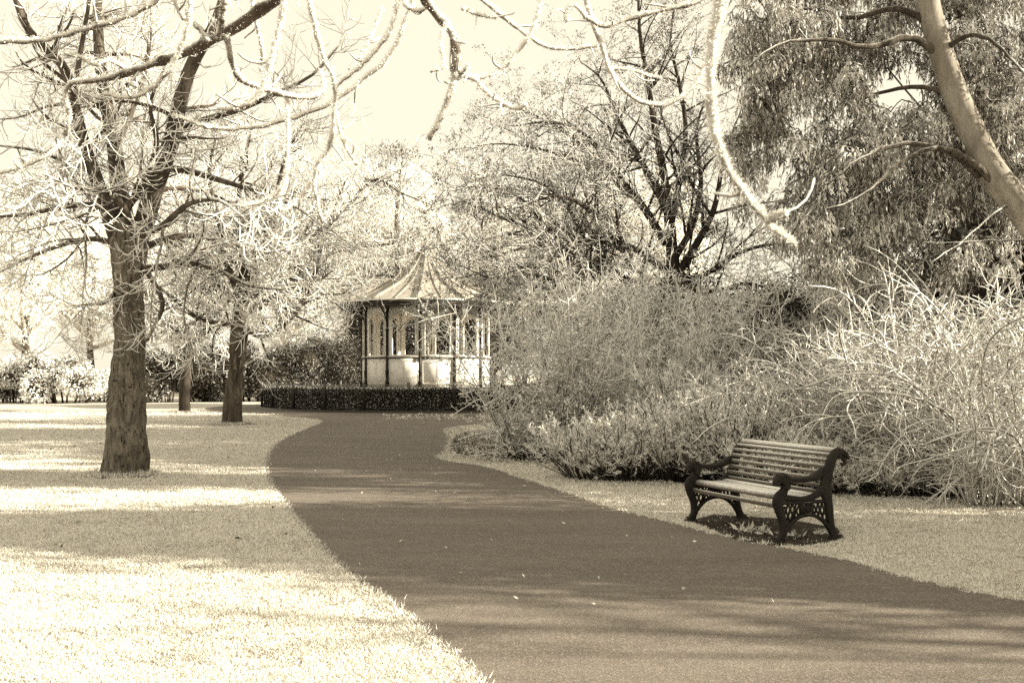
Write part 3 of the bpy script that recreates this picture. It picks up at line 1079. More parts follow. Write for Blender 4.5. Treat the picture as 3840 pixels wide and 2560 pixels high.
# ------------------------------------------------------------------ trees
def bark_disp(rng, amp, freq=9, bulges=()):
    ph = rng.uniform(0, 2 * pi, 40)

    def f(N, K, S, P, an):
        z = P[:, :, None, 2]
        a = an[None, None, :]
        r = 0
        for i in range(7):
            r = r + np.sin((i + 2) * a + (1.5 + i * .9) * z + ph[i] + 1.3 * np.sin(2.3 * z + ph[i + 8])) / (1 + .35 * i)
        r = r * amp
        r = r + amp * .55 * np.sin(11 * a + 2.2 * np.sin(3 * z + ph[20])) * np.sin(17 * z + 5 * np.sin(3 * a + ph[21]))
        for (bz, ba, bw, bh) in bulges:
            da = (a - ba + pi) % (2 * pi) - pi
            r = r + bh * np.exp(-((z - bz) / bw) ** 2 - (da / .8) ** 2)
        return r
    return f


def trunk_px(pts, d, k=50):
    """trunk from (x, y, width) rows read off the photograph"""
    p = np.array([np.r_[q(x, y, d), w / F * d / 2] for x, y, w in pts])
    p[0, 2] = -.05
    s = spline(p, k)
    return s[:, :3], s[:, 3]


def attach(lst):
    return [(p[None] if p.ndim == 2 else p, r[None] if r.ndim == 1 else r) for p, r in lst]


def finish_tree(t, trunk, limbs, crown, bark, twig, S=20, disp=None, limb_sides=9, leaves=None, limb_bark=None):
    mb = MB().tubes(trunk[0], trunk[1], S, disp=disp, frost=.12)
    mb.build('trunk', bark, t)
    for P, R in limbs:
        mb = MB().tubes(P, R, limb_sides, thin=.006, span=.03)
        mb.build('limb', limb_bark or bark, t)
    mb = MB()
    for (P, R), s in crown:
        mb.tubes(P, R, s)
    if leaves:
        leaves(mb)
    mb.build('crown', twig, t)


def chestnut():
    rng = np.random.default_rng(21)
    d = 15.8
    tr = trunk_px([(281, 1100, 108), (281, 1090, 96), (282, 1075, 88), (287, 1030, 86), (289, 980, 82), (291, 930, 77), (293, 860, 71), (296, 780, 67), (297, 700, 64), (294, 640, 68), (297, 590, 80), (296, 540, 84), (290, 505, 70)], d, 120)
    t = thing('chestnut_tree', (tr[0][0][0], d, 0), 'big bare frosted tree with gnarled trunk, nearest of the lawn trees', 'tree')
    a0 = -pi / 2
    limbs = [
        trace([(312, 560), (335, 500), (352, 440), (372, 385), (398, 310), (412, 240), (440, 150), (500, 40), (540, -120)], d, d - .6, .16, .05, 22),
        trace([(292, 560), (287, 500), (272, 420), (262, 330), (246, 250), (236, 190), (225, 60), (230, -140)], d, d + .8, .14, .05, 22),
        trace([(282, 590), (258, 520), (228, 430), (196, 340), (170, 240), (152, 165), (120, 125), (60, 60), (20, -60)], d, d - .9, .12, .04, 22),
        trace([(325, 618), (380, 612), (440, 604), (500, 620), (570, 655), (650, 665)], d, d - 1.2, .06, .015),
        trace([(322, 606), (348, 640), (374, 698), (352, 752), (336, 782)], d, d - .5, .05, .02),
        trace([(325, 570), (420, 540), (520, 556), (610, 580), (690, 560)], d, d + 1., .06, .015),
        trace([(398, 310), (460, 278), (550, 252), (640, 212), (720, 170), (790, 90)], d, d - .5, .055, .012),
        trace([(372, 385), (430, 392), (500, 412), (590, 440), (680, 475), (740, 520)], d, d - 1.5, .06, .014),
        trace([(265, 480), (200, 470), (130, 478), (60, 492), (-60, 500)], d, d - .8, .05, .018),
        trace([(270, 560), (210, 548), (150, 560), (70, 590), (-30, 640)], d, d + 1., .05, .014),
        trace([(215, 390), (150, 372), (80, 345), (-40, 330)], d, d + .3, .04, .014),
        trace([(272, 645), (262, 672), (240, 696), (200, 698), (172, 702)], d, d - .4, .035, .012),
        trace([(266, 340), (300, 262), (330, 180), (345, 80), (350, -60)], d + .3, d + 1., .05, .014),
        trace([(170, 220), (185, 120), (205, 0), (215, -120)], d - .5, d - 1.2, .045, .014),
        trace([(290, 480), (330, 420), (360, 330), (345, 240), (380, 150)], d - .1, d - 1.6, .06, .015),
        trace([(300, 520), (280, 470), (235, 440), (170, 430), (100, 400)], d - .2, d - 2.4, .06, .012),
        trace([(310, 540), (370, 520), (430, 470), (500, 460), (560, 500)], d - .2, d - 2.6, .06, .012),
    ]
    par = stack(limbs, 14)
    b1 = grow(rng, par, 95, .12, .97, 1.7, (35, 80), 10, .10, (-.10, .10), .5, .012, .035, .35)
    b2 = grow(rng, stack([par, b1], 10), 620, .1, 1, .95, (30, 75), 9, .13, (-.16, .22), .5, .008, .016, .5)
    b3 = grow(rng, stack([b1, b2], 9), 5600, .15, 1, .42, (30, 80), 6, .13, (-.22, .42), .6, .0065, .0095, .6)
    finish_tree(t, tr, limbs, [(b1, 5), (b2, 4), (b3, 3)], M['trunk_grey'], M['twig'], 48,
                bark_disp(rng, .017, bulges=((.45, a0 - .9, .30, .10), (.75, a0 + 2.2, .22, .07), (.2, a0 + .6, .2, .04), (1.35, a0 - 1.4, .12, .035))), 10, None, M['bark'])


def second_tree():
    rng = np.random.default_rng(22)
    d = 31.6
    tr = trunk_px([(531, 985, 56), (532, 970, 47), (534, 940, 42), (538, 900, 39), (542, 850, 36), (546, 800, 35), (550, 760, 36), (553, 720, 34), (556, 660, 26)], d, 40)
    t = thing('lawn_tree', (tr[0][0][0], d, 0), 'frosted tree with slightly leaning dark trunk and rounded crown, left of the bandstand', 'tree', None)
    limbs = [
        trace([(552, 745), (600, 770), (650, 745), (680, 715), (715, 650), (735, 580), (750, 520)], d, d - 1.5, .13, .03),
        trace([(556, 720), (620, 690), (690, 630), (740, 560), (770, 480), (800, 400)], d, d + 1., .13, .03),
        trace([(553, 740), (490, 740), (430, 715), (380, 670), (330, 640)], d, d - 1.2, .11, .03),
        trace([(552, 700), (500, 650), (460, 580), (420, 500), (390, 420)], d, d + 1., .13, .03),
        trace([(556, 670), (560, 580), (545, 480), (560, 380), (580, 280)], d, d, .15, .03),
        trace([(556, 660), (600, 580), (630, 480), (650, 380), (690, 290)], d, d - 1., .13, .03),
        trace([(555, 690), (520, 600), (500, 500), (480, 400), (500, 300)], d, d - 2., .12, .03),
        trace([(556, 700), (620, 655), (680, 640), (730, 645), (765, 620)], d, d - 2., .10, .02),
        trace([(556, 690), (590, 620), (570, 540), (600, 440), (640, 330)], d, d + 2.5, .12, .02),
        trace([(570, 640), (640, 600), (690, 550), (730, 530), (770, 540)], d, d - 3., .09, .02),
        trace([(545, 640), (480, 610), (420, 610), (360, 580), (300, 600)], d, d - 3., .09, .02),
        trace([(700, 560), (790, 480), (860, 410), (915, 440), (990, 470)], d, d - 2., .06, .02),
    ]
    par = stack(limbs, 14)
    b1 = grow(rng, par, 150, .1, 1, 2.6, (35, 80), 10, .09, (-.09, .07), .5, .018, .04, .35)
    b2 = grow(rng, stack([par, b1], 10), 900, .1, 1, 1.4, (30, 75), 8, .12, (-.12, .16), .5, .012, .02, .5)
    b3 = grow(rng, stack([b1, b2], 8), 8200, .15, 1, .7, (30, 80), 6, .14, (-.14, .30), .6, .009, .012, .6)
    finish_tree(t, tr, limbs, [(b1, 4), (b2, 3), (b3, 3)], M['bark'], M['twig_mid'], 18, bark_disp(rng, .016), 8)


def third_tree():
    rng = np.random.default_rng(23)
    d = 41.
    tr = trunk_px([(422, 950, 34), (423, 940, 25), (424, 910, 23), (426, 870, 22), (428, 830, 22), (430, 790, 20), (432, 740, 15)], d, 30)
    t = thing('small_lawn_tree', (tr[0][0][0], d, 0), 'smaller frosted tree behind, between the two big trunks on the lawn', 'tree')
    limbs = []
    for i in range(9):
        a = 2 * pi * i / 9 + .3
        x, y = 432 + 8 * cos(a), 800 - 6 * i
        limbs.append(trace([(x, y), (432 + 55 * cos(a), y - 40 + 10 * (i % 3)), (432 + 110 * cos(a), y - 70 - 10 * (i % 4)), (432 + 160 * cos(a), y - 120 - 20 * (i % 3))], d, d + 2.6 * sin(a), .10, .03, 10))
    par = stack(limbs, 10)
    b1 = grow(rng, par, 60, .15, 1, 2.2, (35, 80), 8, .1, (-.12, .06), .5, .02, .04, .4)
    b2 = grow(rng, stack([par, b1], 8), 420, .1, 1, 1.2, (30, 75), 7, .12, (-.2, .2), .5, .015, .022, .5)
    b3 = grow(rng, stack([b1, b2], 7), 2200, .15, 1, .7, (30, 80), 6, .14, (-.25, .32), .6, .011, .014, .6)
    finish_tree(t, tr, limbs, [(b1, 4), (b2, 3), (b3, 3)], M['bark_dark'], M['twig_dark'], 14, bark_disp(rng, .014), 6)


def clusters(mb, par, n, rng, size=(.03, .07), frost=(.5, 1.), per=4, spread=.06):
    P, T, R = rand_on(par, n, rng)
    P = np.repeat(P, per, 0) + rng.normal(0, spread, (n * per, 3))
    D = rng.normal(size=P.shape)
    mb.leaves(P, D, rng.uniform(*size, len(P)), rng.uniform(*size, len(P)) * .55, rng.uniform(*frost, len(P)), rng)


def spreading_tree():
    rng = np.random.default_rng(24)
    d = 24.
    tr = trunk_px([(1530, 1110, 62), (1532, 1040, 48), (1536, 960, 44), (1540, 880, 42), (1543, 800, 40), (1545, 720, 38), (1546, 640, 35), (1544, 580, 27), (1540, 520, 18)], d, 40)
    t = thing('spreading_tree', (tr[0][0][0], d, 0), 'wide spreading dark limbed tree with frosted seed clusters rising behind the tall shrubs', 'tree')
    limbs = [
        trace([(1500, 690), (1440, 655), (1380, 630), (1320, 600), (1262, 560), (1200, 520), (1130, 490), (1060, 460)], d, d - 2.2, .12, .02, 18),
        trace([(1480, 660), (1400, 625), (1330, 605), (1240, 610), (1150, 620), (1040, 640)], d, d - 1., .08, .015, 16),
        trace([(1440, 655), (1390, 600), (1340, 540), (1300, 470), (1240, 420), (1150, 400)], d - .5, d - 2., .07, .015, 16),
        trace([(1545, 620), (1535, 500), (1525, 400), (1505, 300), (1490, 200), (1470, 80), (1465, -60)], d, d, .12, .02, 18),
        trace([(1540, 520), (1560, 420), (1575, 300), (1560, 190), (1540, 90), (1560, -40)], d, d + .8, .08, .015, 16),
        trace([(1530, 560), (1480, 480), (1430, 420), (1380, 350), (1330, 300), (1260, 280), (1180, 290)], d, d - 1.4, .10, .015, 16),
        trace([(1535, 480), (1490, 400), (1450, 330), (1410, 250), (1380, 180), (1330, 140)], d, d + .6, .08, .015, 16),
        trace([(1550, 640), (1600, 560), (1640, 480), (1660, 380), (1690, 280)], d, d - 1., .11, .02, 16),
        trace([(1545, 660), (1620, 630), (1700, 580), (1780, 560), (1860, 560)], d, d - 1.5, .08, .015, 14),
        trace([(1545, 600), (1590, 520), (1610, 420), (1600, 300), (1630, 200)], d, d + 1., .09, .015, 14),
        trace([(1530, 620), (1470, 580), (1400, 540), (1350, 480), (1280, 450), (1180, 480)], d, d - 2.6, .09, .015, 16),
        trace([(1525, 700), (1480, 640), (1440, 600), (1420, 520), (1410, 440)], d, d - 2.2, .08, .015, 14),
        trace([(1540, 700), (1500, 720), (1440, 700), (1360, 680), (1270, 690)], d, d - 1.6, .07, .015, 14),
        trace([(1500, 690), (1400, 640), (1330, 575), (1290, 520), (1250, 490)], d, d + 1.5, .08, .015, 14),
        trace([(1440, 700), (1380, 660), (1300, 650), (1220, 630), (1130, 640), (1060, 610), (1000, 612)], d - 1.6, d - 3.2, .05, .012, 16),
        trace([(1480, 480), (1380, 395), (1270, 350), (1150, 330), (1030, 345)], d - .8, d - 2.4, .05, .010, 16),
        trace([(1430, 420), (1330, 330), (1240, 270), (1150, 240), (1090, 250)], d - .6, d - .4, .045, .010, 16),
        trace([(1380, 630), (1290, 560), (1190, 450), (1110, 430), (1020, 430)], d - 1.2, d - 3., .05, .010, 16),
        trace([(1330, 605), (1250, 610), (1160, 645), (1085, 685), (1010, 700)], d - 1.4, d - 3.2, .04, .010, 16),
        trace([(1262, 560), (1200, 570), (1120, 590), (1050, 575), (980, 560)], d - 2., d - 3.4, .035, .010, 16),
        trace([(1545, 640), (1580, 660), (1640, 670), (1720, 650), (1800, 680)], d, d - 2.4, .08, .015, 14),
    ]
    par = stack(limbs, 16)
    b1 = grow(rng, par, 330, .12, 1, 1.9, (30, 70), 9, .09, (-.02, .03), .5, .012, .035, .35)
    b2 = grow(rng, stack([par, b1], 9), 2000, .12, 1, .95, (30, 70), 6, .12, (-.03, .06), .5, .0065, .013, .5)
    b3 = grow(rng, stack([b1, b2], 7), 9500, .2, 1, .40, (30, 80), 4, .14, (-.02, .10), .6, .0045, .007, .6)

    def lv(mb):
        clusters(mb, b3, 15000, rng, (.028, .065), (.3, .85), 4, .03)
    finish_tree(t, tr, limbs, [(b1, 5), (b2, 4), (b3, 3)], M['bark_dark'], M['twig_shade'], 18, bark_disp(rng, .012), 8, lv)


def overhanging_tree():
    """stands behind the camera's left shoulder; its limbs reach out over the lawn and the tips hang into view"""
    rng = np.random.default_rng(25)
    t = thing('overhanging_tree', (-2.6, -1.4, 0), 'thick frost furred branches hanging into view across the top, nearest the viewer', 'tree')
    P = spline([(-2.6, -1.4, -.05, .34), (-2.6, -1.4, .5, .29), (-2.5, -1.3, 1.6, .27), (-2.45, -1.2, 2.8, .25), (-2.4, -1.0, 4.0, .22)], 40)
    mb = MB().tubes(P[:, :3], P[:, 3], 18, disp=bark_disp(rng, .012), frost=.12)
    mb.build('trunk', M['bark'], t)
    S = [  # points at 2352 px, depth at both ends, radii
        ([(700, -60), (637, 0), (600, 22), (545, 62), (480, 96), (430, 120), (370, 141), (300, 165), (230, 184), (165, 190), (150, 215), (158, 262), (150, 310)], 5.2, 5.6, .030, .010),
        ([(700, -60), (716, 30), (742, 130), (767, 185), (768, 250), (758, 330), (722, 395), (727, 460), (740, 512)], 5.0, 5.3, .010, .0075),
        ([(660, -60), (648, 30), (632, 100), (612, 180), (580, 232), (528, 252), (500, 246)], 4.6, 4.6, .012, .009),
        ([(520, 78), (532, 140), (552, 182), (598, 202), (660, 220), (712, 224), (742, 208), (735, 160)], 5.3, 5.6, .016, .008),
        ([(658, 219), (661, 330), (652, 420), (604, 462), (545, 476)], 5.5, 5.4, .010, .008),
        ([(650, 420), (640, 470), (632, 488)], 5.45, 5.4, .009, .007),
        ([(940, -60), (985, 12), (1018, 52), (1043, 88), (1046, 150), (1032, 220), (1006, 282), (984, 320)], 4.8, 4.9, .021, .012),
        ([(1252, -50), (1228, 58), (1196, 110), (1150, 160), (1112, 178), (1072, 176), (1050, 168)], 5.0, 4.9, .010, .008),
        ([(1060, -40), (1122, 12), (1190, 66), (1250, 106), (1310, 113), (1382, 104)], 5.6, 5.7, .010, .008),
        ([(1330, -50), (1362, 55), (1384, 110), (1398, 158), (1440, 214), (1490, 240), (1542, 236), (1592, 200), (1620, 150), (1642, 108)], 5.0, 5.2, .011, .008),
        ([(1640, -20), (1592, 8), (1510, 26), (1430, 48), (1390, 62), (1352, 44), (1320, 12)], 5.0, 4.9, .011, .0075),
        ([(1635, -80), (1654, 0), (1637, 90), (1631, 200), (1641, 300), (1672, 390), (1722, 462), (1780, 530), (1826, 562)], 2.55, 2.6, .0115, .0045),
        ([(1762, 508), (1782, 498), (1803, 494)], 2.58, 2.56, .006, .005),
        ([(1070, 177), (1094, 185), (1110, 205), (1150, 236), (1188, 250), (1210, 240)], 4.9, 4.85, .008, .007),
        ([(1028, 45), (1012, 100), (1020, 150), (990, 165)], 4.8, 4.7, .007, .006),
        ([(1048, 180), (1060, 170), (1075, 150)], 4.85, 4.8, .007, .006),
        ([(-60, 98), (0, 96), (100, 92), (200, 66), (290, 40), (360, 0), (400, -50)], 4.6, 4.5, .009, .011),
        ([(918, -40), (905, 40), (880, 95), (830, 150), (782, 190), (768, 205)], 5.6, 5.7, .009, .008),
        ([(960, -40), (930, 50), (895, 128), (830, 186), (762, 236), (700, 262), (600, 290), (500, 296), (430, 276), (395, 262)], 5.6, 5.8, .010, .008),
        ([(435, -40), (432, 60), (410, 120), (380, 170), (340, 210), (290, 225), (240, 215)], 4.9, 5.0, .012, .009),
        ([(520, -40), (510, 40), (500, 90)], 5.1, 5.25, .014, .012),
        ([(480, 96), (450, 60), (420, 40), (400, 0), (390, -40)], 5.3, 5.2, .010, .009),
        ([(570, -40), (590, 60), (602, 120), (598, 165)], 5.3, 5.5, .008, .007),
        ([(1000, -40), (985, 10), (960, 25), (930, 10), (925, -30)], 5.1, 5.2, .010, .009),
        ([(1310, 15), (1300, 35), (1302, 50)], 4.9, 4.9, .006, .005),
        ([(150, 310), (120, 350), (60, 380), (0, 398)], 5.6, 5.5, .009, .007),
        ([(800, 160), (840, 110), (860, 60), (880, 20)], 5.9, 6.0, .006, .006),
        ([(725, 395), (700, 440), (660, 480), (640, 478)], 5.3, 5.2, .007, .006),
        ([(768, 250), (790, 330), (820, 380)], 5.2, 5.3, .006, .005),
        ([(300, 165), (250, 140), (220, 150), (180, 130), (140, 120)], 5.5, 5.4, .009, .007),
        ([(1400, 158), (1450, 162), (1490, 175), (1520, 180)], 5.1, 5.2, .006, .005),
        ([(1060, 20), (1100, 35), (1140, 42)], 5.0, 5.1, .006, .005),
    ]
    tubes_ = [trace(p, a, b, r0, r1, 30) for p, a, b, r0, r1 in S]
    top = P[-1, :3]
    # limbs out of frame above that carry them
    limbs = []
    for tgt, r in (((-.95, 5.1, 3.75), .11), ((-.1, 5.0, 3.9), .10), ((.9, 5.0, 3.95), .09), ((-2.4, 4.9, 3.8), .10), ((1.25, 2.5, 3.1), .06), ((-4.5, 2., 5.2), .12), ((-3., -5, 5.5), .12)):
        tgt = np.array(tgt)
        m1 = top * .65 + tgt * .35 + np.array([0, 0, .7])
        m2 = top * .25 + tgt * .75 + np.array([0, 0, .45])
        p = spline([np.r_[top - [0, 0, .3], r * 1.2], np.r_[m1, r], np.r_[m2, r * .6], np.r_[tgt, r * .3]], 16)
        limbs.append((p[:, :3], p[:, 3]))
        MB_ = MB().tubes(p[:, :3], p[:, 3], 9, thin=.02, span=.12)
        MB_.build('limb', M['bark'], t)
    hang = []
    for (p, r), row in zip(tubes_, S):
        st = p[0] if p[0][2] >= p[-1][2] else p[-1]
        if st[2] > 1.5 + 857.5 / F * st[1] - .02:
            best = min(((np.linalg.norm(lp[j] - st), lp[j], lr[j]) for lp, lr in limbs for j in range(4, 16)), key=lambda x: x[0])
            rr = r[0] if st is p[0] else r[-1]
            m_ = (st + best[1]) / 2 + np.array([0, 0, .12])
            c = spline([np.r_[best[1], rr * 1.25], np.r_[m_, rr * 1.1], np.r_[st, rr]], 9)
            hang.append((c[:, :3], c[:, 3]))
    for (p, r) in tubes_ + hang:
        p = p + .0025 * np.sin(np.arange(len(p)) * 2.1)[:, None] * RNG.normal(size=3)
        kn = rng.random(len(p))
        r = r * (1 + .10 * rng.normal(size=len(p)) + .35 * (kn > .88))
        mb = MB().tubes(p, r, 8, frost=np.clip(.98 - (r - .006) / .03, .25, .85))
        sp = grow(rng, (p[None], r[None]), 2 if p[0, 1] > 3.5 else 1, .3, 1, .16, (35, 75), 6, .14, (-.05, .16), .7, .0035, .0065, .7)
        mb.tubes(*sp, 5, frost=.85)
        b = mb.build('branch', M['twig'], t)
        # hoar needles, thickest on top
        ln = np.linalg.norm(np.diff(p, axis=0), axis=1).sum()
        near = p[0, 1] < 3.5
        n = int(ln * (4200 if near else 1900))
        pos, T, R_ = rand_on((p[None], r[None]), n, rng)
        o = rng.normal(size=(n, 3)) + np.array([.35, 0, .95])
        o = nrm(o - T * np.sum(o * T, 1, keepdims=True))
        mb = MB().blades(pos + o * R_[:, None] * .85, o + rng.normal(0, .35, (n, 3)), rng.uniform(.006, .019, n) if near else rng.uniform(.005, .018, n), rng.uniform(.0018, .0035, n) if near else rng.uniform(.003, .006, n), rng.uniform(.6, 1., n), rng)
        h = mb.build('hoar_frost', M['hoar'], t, smooth=False)
        h.parent = b
        h['kind'] = 'stuff'


def weeping_gum():
    rng = np.random.default_rng(26)
    d = 13.
    pts = [(2560, 1150, 92), (2535, 1080, 84), (2500, 900, 80), (2452, 680, 78), (2405, 560, 75), (2340, 470, 70), (2275, 390, 64), (2232, 300, 60), (2195, 220, 56), (2165, 130, 54), (2142, 50, 50), (2128, -40, 46), (2120, -200, 42), (2110, -420, 34), (2120, -700, 22)]
    tr = trunk_px(pts, d, 60)
    t = thing('weeping_evergreen', (tr[0][0][0], d, 0), 'tall weeping evergreen with pale smooth leaning trunk and hanging frosted foliage', 'tree')
    limbs = [
        trace([(2250, 400), (2200, 360), (2140, 335), (2080, 330), (2000, 350), (1930, 400)], d, d - .6, .07, .02, 14),
        trace([(2300, 440), (2230, 370), (2150, 340), (2060, 380), (1980, 450), (1900, 480)], d, d - 1., .06, .02, 14),
        trace([(2165, 130), (2090, 85), (2000, 110), (1900, 90), (1800, 100), (1720, 150)], d, d - .6, .07, .02, 14),
        trace([(2150, 60), (2060, 20), (1960, 40), (1850, 20), (1760, 60)], d, d + .4, .07, .02, 14),
        trace([(2195, 220), (2120, 200), (2040, 210), (1960, 230), (1880, 290)], d, d + .6, .05, .02, 14),
        trace([(2130, -80), (2000, -120), (1860, -110), (1720, -60)], d, d - .6, .08, .02, 14),
        trace([(2128, -60), (2220, -90), (2330, -40), (2440, 40)], d, d - .6, .08, .02, 14),
        trace([(2160, 120), (2230, 80), (2300, 110), (2370, 190)], d, d - 1., .05, .02, 14),
        trace([(2120, -240), (2250, -330), (2400, -300), (2600, -180)], d, d + .6, .08, .02, 14),
        trace([(2118, -240), (1980, -330), (1830, -340), (1700, -250)], d, d + 1., .08, .02, 14),
        trace([(2112, -420), (2200, -560), (2350, -600), (2500, -520)], d, d - 1., .07, .02, 14),
        trace([(2112, -430), (2000, -560), (1880, -580), (1760, -500)], d, d, .07, .02, 14),
        trace([(2400, 550), (2300, 552), (2200, 556), (2120, 560)], d, d - .2, .02, .008, 14),
        trace([(2330, 462), (2270, 500), (2200, 560), (2140, 600)], d, d - .8, .025, .008, 14),
    ]
    mb = MB().tubes(tr[0], tr[1], 22, frost=.2)
    mb.build('trunk', M['gum_bark'], t)
    for P, R in limbs:
        R = R * np.linspace(.75, .5, len(R)) * (1 + .45 * np.exp(-np.arange(len(R)) / .8))
        MB().tubes(P + rng.normal(0, .014, P.shape) * np.linspace(0, 1, len(P))[:, None], R, 8, thin=.004, span=.02).build('limb', M['bark'], t)
    # mops of hanging foliage: (x, y, rx, ry, depth spread, count)
    blobs = [(1800, 110, 150, 105, .7, 62), (1760, 250, 75, 130, .6, 40), (1900, 190, 110, 70, .7, 26), (1990, 80, 150, 80, .8, 40), (1930, 350, 130, 90, .7, 46), (2070, 300, 150, 90, .8, 52),
             (1850, 500, 100, 80, .6, 34), (2000, 470, 150, 110, .8, 64), (2120, 430, 130, 90, .8, 50), (1980, 580, 110, 60, .6, 30), (1900, 600, 50, 60, .5, 12), (1700, 380, 40, 110, .5, 14), (2200, 250, 110, 110, .9, 34),
             (2250, 120, 140, 110, .9, 50), (2300, 300, 90, 170, .9, 54), (2330, 470, 60, 110, .8, 22), (2100, 0, 190, 60, .8, 40), (1840, -40, 180, 90, .8, 40), (2330, -40, 170, 90, .9, 40),
             (2080, 620, 150, 40, .8, 12), (2230, 590, 110, 60, .8, 14), (2480, 200, 120, 300, 1.2, 60), (1850, -240, 220, 120, 1., 40), (2250, -260, 240, 140, 1.2, 46), (2560, -100, 150, 250, 1.2, 40), (1950, -460, 220, 140, 1.2, 36),
             (2250, -520, 240, 160, 1.3, 40), (2120, -720, 160, 140, 1.2, 26)]
    C = []
    for x, y, rx, ry, rd, n in blobs:
        n = int(n * 1.4)
        v = nrm(rng.normal(size=(n, 3))) * (rng.random((n, 1)) ** .45)
        for a in v:
            C.append(q(x + a[0] * rx, y - a[1] * ry, d + (-.1 if x > 2320 and 150 < y < 400 else .85 if x > 1950 else .3) + a[2] * rd))
    C = np.array(C)
    n = len(C)
    # each mop: drooping twiglets that leave a twig and hang
    per = 16
    base = np.repeat(C, per, 0)
    N = len(base)
    K = 6
    dirs = nrm(rng.normal(size=(N, 3)) * np.array([1, 1, .4]) + np.array([0, 0, .55]))
    Lm = np.repeat(rng.uniform(.20, .36, n), per) * rng.uniform(.7, 1.2, N)
    Pt = np.empty((N, K, 3))
    Pt[:, 0] = base + rng.normal(0, .03, (N, 3))
    dd = dirs.copy()
    for k in range(1, K):
        dd = nrm(dd + np.array([0, 0, -.25 - .18 * k]) + rng.normal(0, .06, (N, 3)))
        Pt[:, k] = Pt[:, k - 1] + dd * (Lm / (K - 1))[:, None]
    mb = MB().tubes(Pt[::3], np.tile(np.linspace(.004, .0025, K), (len(Pt[::3]), 1)), 3, frost=.55)
    fm = np.repeat(np.clip(rng.normal(.56, .28, n), .05, 1.2), per)
    m = 8
    i = np.repeat(np.arange(N), m)
    f = rng.uniform(.25, 1., len(i)) * (K - 1)
    k = np.minimum(f.astype(int), K - 2)
    w = (f - k)[:, None]
    P = Pt[i, k] * (1 - w) + Pt[i, k + 1] * w
    T = nrm(Pt[i, k + 1] - Pt[i, k])
    D = T + rng.normal(0, .42, P.shape) + np.array([0, 0, -.35])
    fr = np.clip(fm[i] + rng.normal(0, .18, len(i)), .05, 1.15)
    mb.leaves(P, D, rng.uniform(.05, .095, len(P)), rng.uniform(.014, .023, len(P)), fr, rng)
    mb.build('crown', M['gum_leaf'], t, smooth=False)
    # fine twigs that carry the mops
    nodes = list(stack(limbs, 14)[0].reshape(-1, 3))
    dist = np.array([np.min(((np.array(nodes) - c) ** 2).sum(1)) for c in C])
    nn = []
    for j in np.argsort(dist):
        c = C[j]
        A_ = np.array(nodes)
        s = A_[np.argmin(((A_ - c) ** 2).sum(1) + .3 * np.maximum(c[2] - A_[:, 2] - .1, 0))]
        mid_ = (s + c) / 2 + np.array([0, 0, .06]) + rng.normal(0, .05, 3)
        nn.append(spline([s, (s + mid_) / 2 + rng.normal(0, .03, 3), mid_, c], 6))
        nodes.append(c)
    mb = MB().tubes(np.array(nn), np.tile(np.linspace(.010, .006, 6), (len(nn), 1)), 4, frost=.35)
    mb.build('twigs', M['bark'], t)


chestnut()
second_tree()
third_tree()
spreading_tree()
weeping_gum()
overhanging_tree()


# ------------------------------------------------------------------ shrubs
def fan(rng, c, n, spread, height, lean, K=12, r0=.012, r1=.004, wig=.05, trop=(0, 0), hvar=(.6, 1.1), lo=0.):
    """n stems rising from a patch of ground round c"""
    c = np.asarray(c, float)
    a = rng.uniform(0, 2 * pi, n)
    rr = np.sqrt(rng.random(n))
    P = np.empty((n, K, 3))
    P[:, 0] = np.stack([c[0] + spread * rr * np.cos(a), c[1] + spread * .7 * rr * np.sin(a), np.full(n, -.02)], 1)
    l = np.radians(lo + (lean - lo) * rr * rng.uniform(.5, 1.1, n))
    d = np.stack([np.sin(l) * np.cos(a), np.sin(l) * np.sin(a), np.cos(l)], 1)
    L_ = height * rng.uniform(hvar[0], hvar[1], n)
    cur = np.zeros((n, 3))
    for k in range(1, K):
        s = k / (K - 1)
        cur = cur * .6 + rng.normal(0, wig, (n, 3))
        d = d + cur
        d[:, 2] += trop[0] + (trop[1] - trop[0]) * s
        d = nrm(d)
        P[:, k] = P[:, k - 1] + d * (L_ / (K - 1))[:, None]
    P[:, :, 2] = np.maximum(P[:, :, 2], .01 + 0 * P[:, :, 2])
    P[:, 0, 2] = -.02
    return P, (r0 + (r1 - r0) * np.linspace(0, 1, K))[None] * rng.uniform(.7, 1.2, n)[:, None]


def ground_d(x, d):
    return np.array([(x - 1176) / F * d, d, 0])


def tall_shrub(x, d, label, height, spread, seed, n1=46, n2=900, n3=6500, cl=9000, lean=32, name='tall_shrub'):
    rng = np.random.default_rng(seed)
    c = ground_d(x, d)
    t = thing(name, c, label, 'shrub', None)
    st = fan(rng, c, n1, spread, height, lean, 12, .016, .006, .045, (.0, .02))
    b2 = grow(rng, st, n2, .03, 1, height * .30, (40, 85), 8, .10, (-.03, .03), .8, .0085, .012, .65)
    lo_ = grow(rng, st, n2 // 4, .0, .3, height * .26, (45, 95), 8, .12, (-.03, .04), .8, .0085, .012, .65, lvar=(.5, 1.2))
    b2 = tuple(np.concatenate(z) for z in zip(b2, lo_))
    b3 = grow(rng, stack([st, b2], 8), n3, .12, 1, height * .085, (35, 80), 4, .16, (0, .05), .9, .0078, .0105, .75)
    MB().tubes(*st, 5, thin=.006, span=.018).build('stems', M['twig_dark'], t)
    mb = MB().tubes(*b2, 4).tubes(*b3, 3)
    clusters(mb, b3, cl, rng, (.04, .075), (.7, 1.3), 2, .016)
    mb.build('crown', M['twig_dark'], t)
    return t


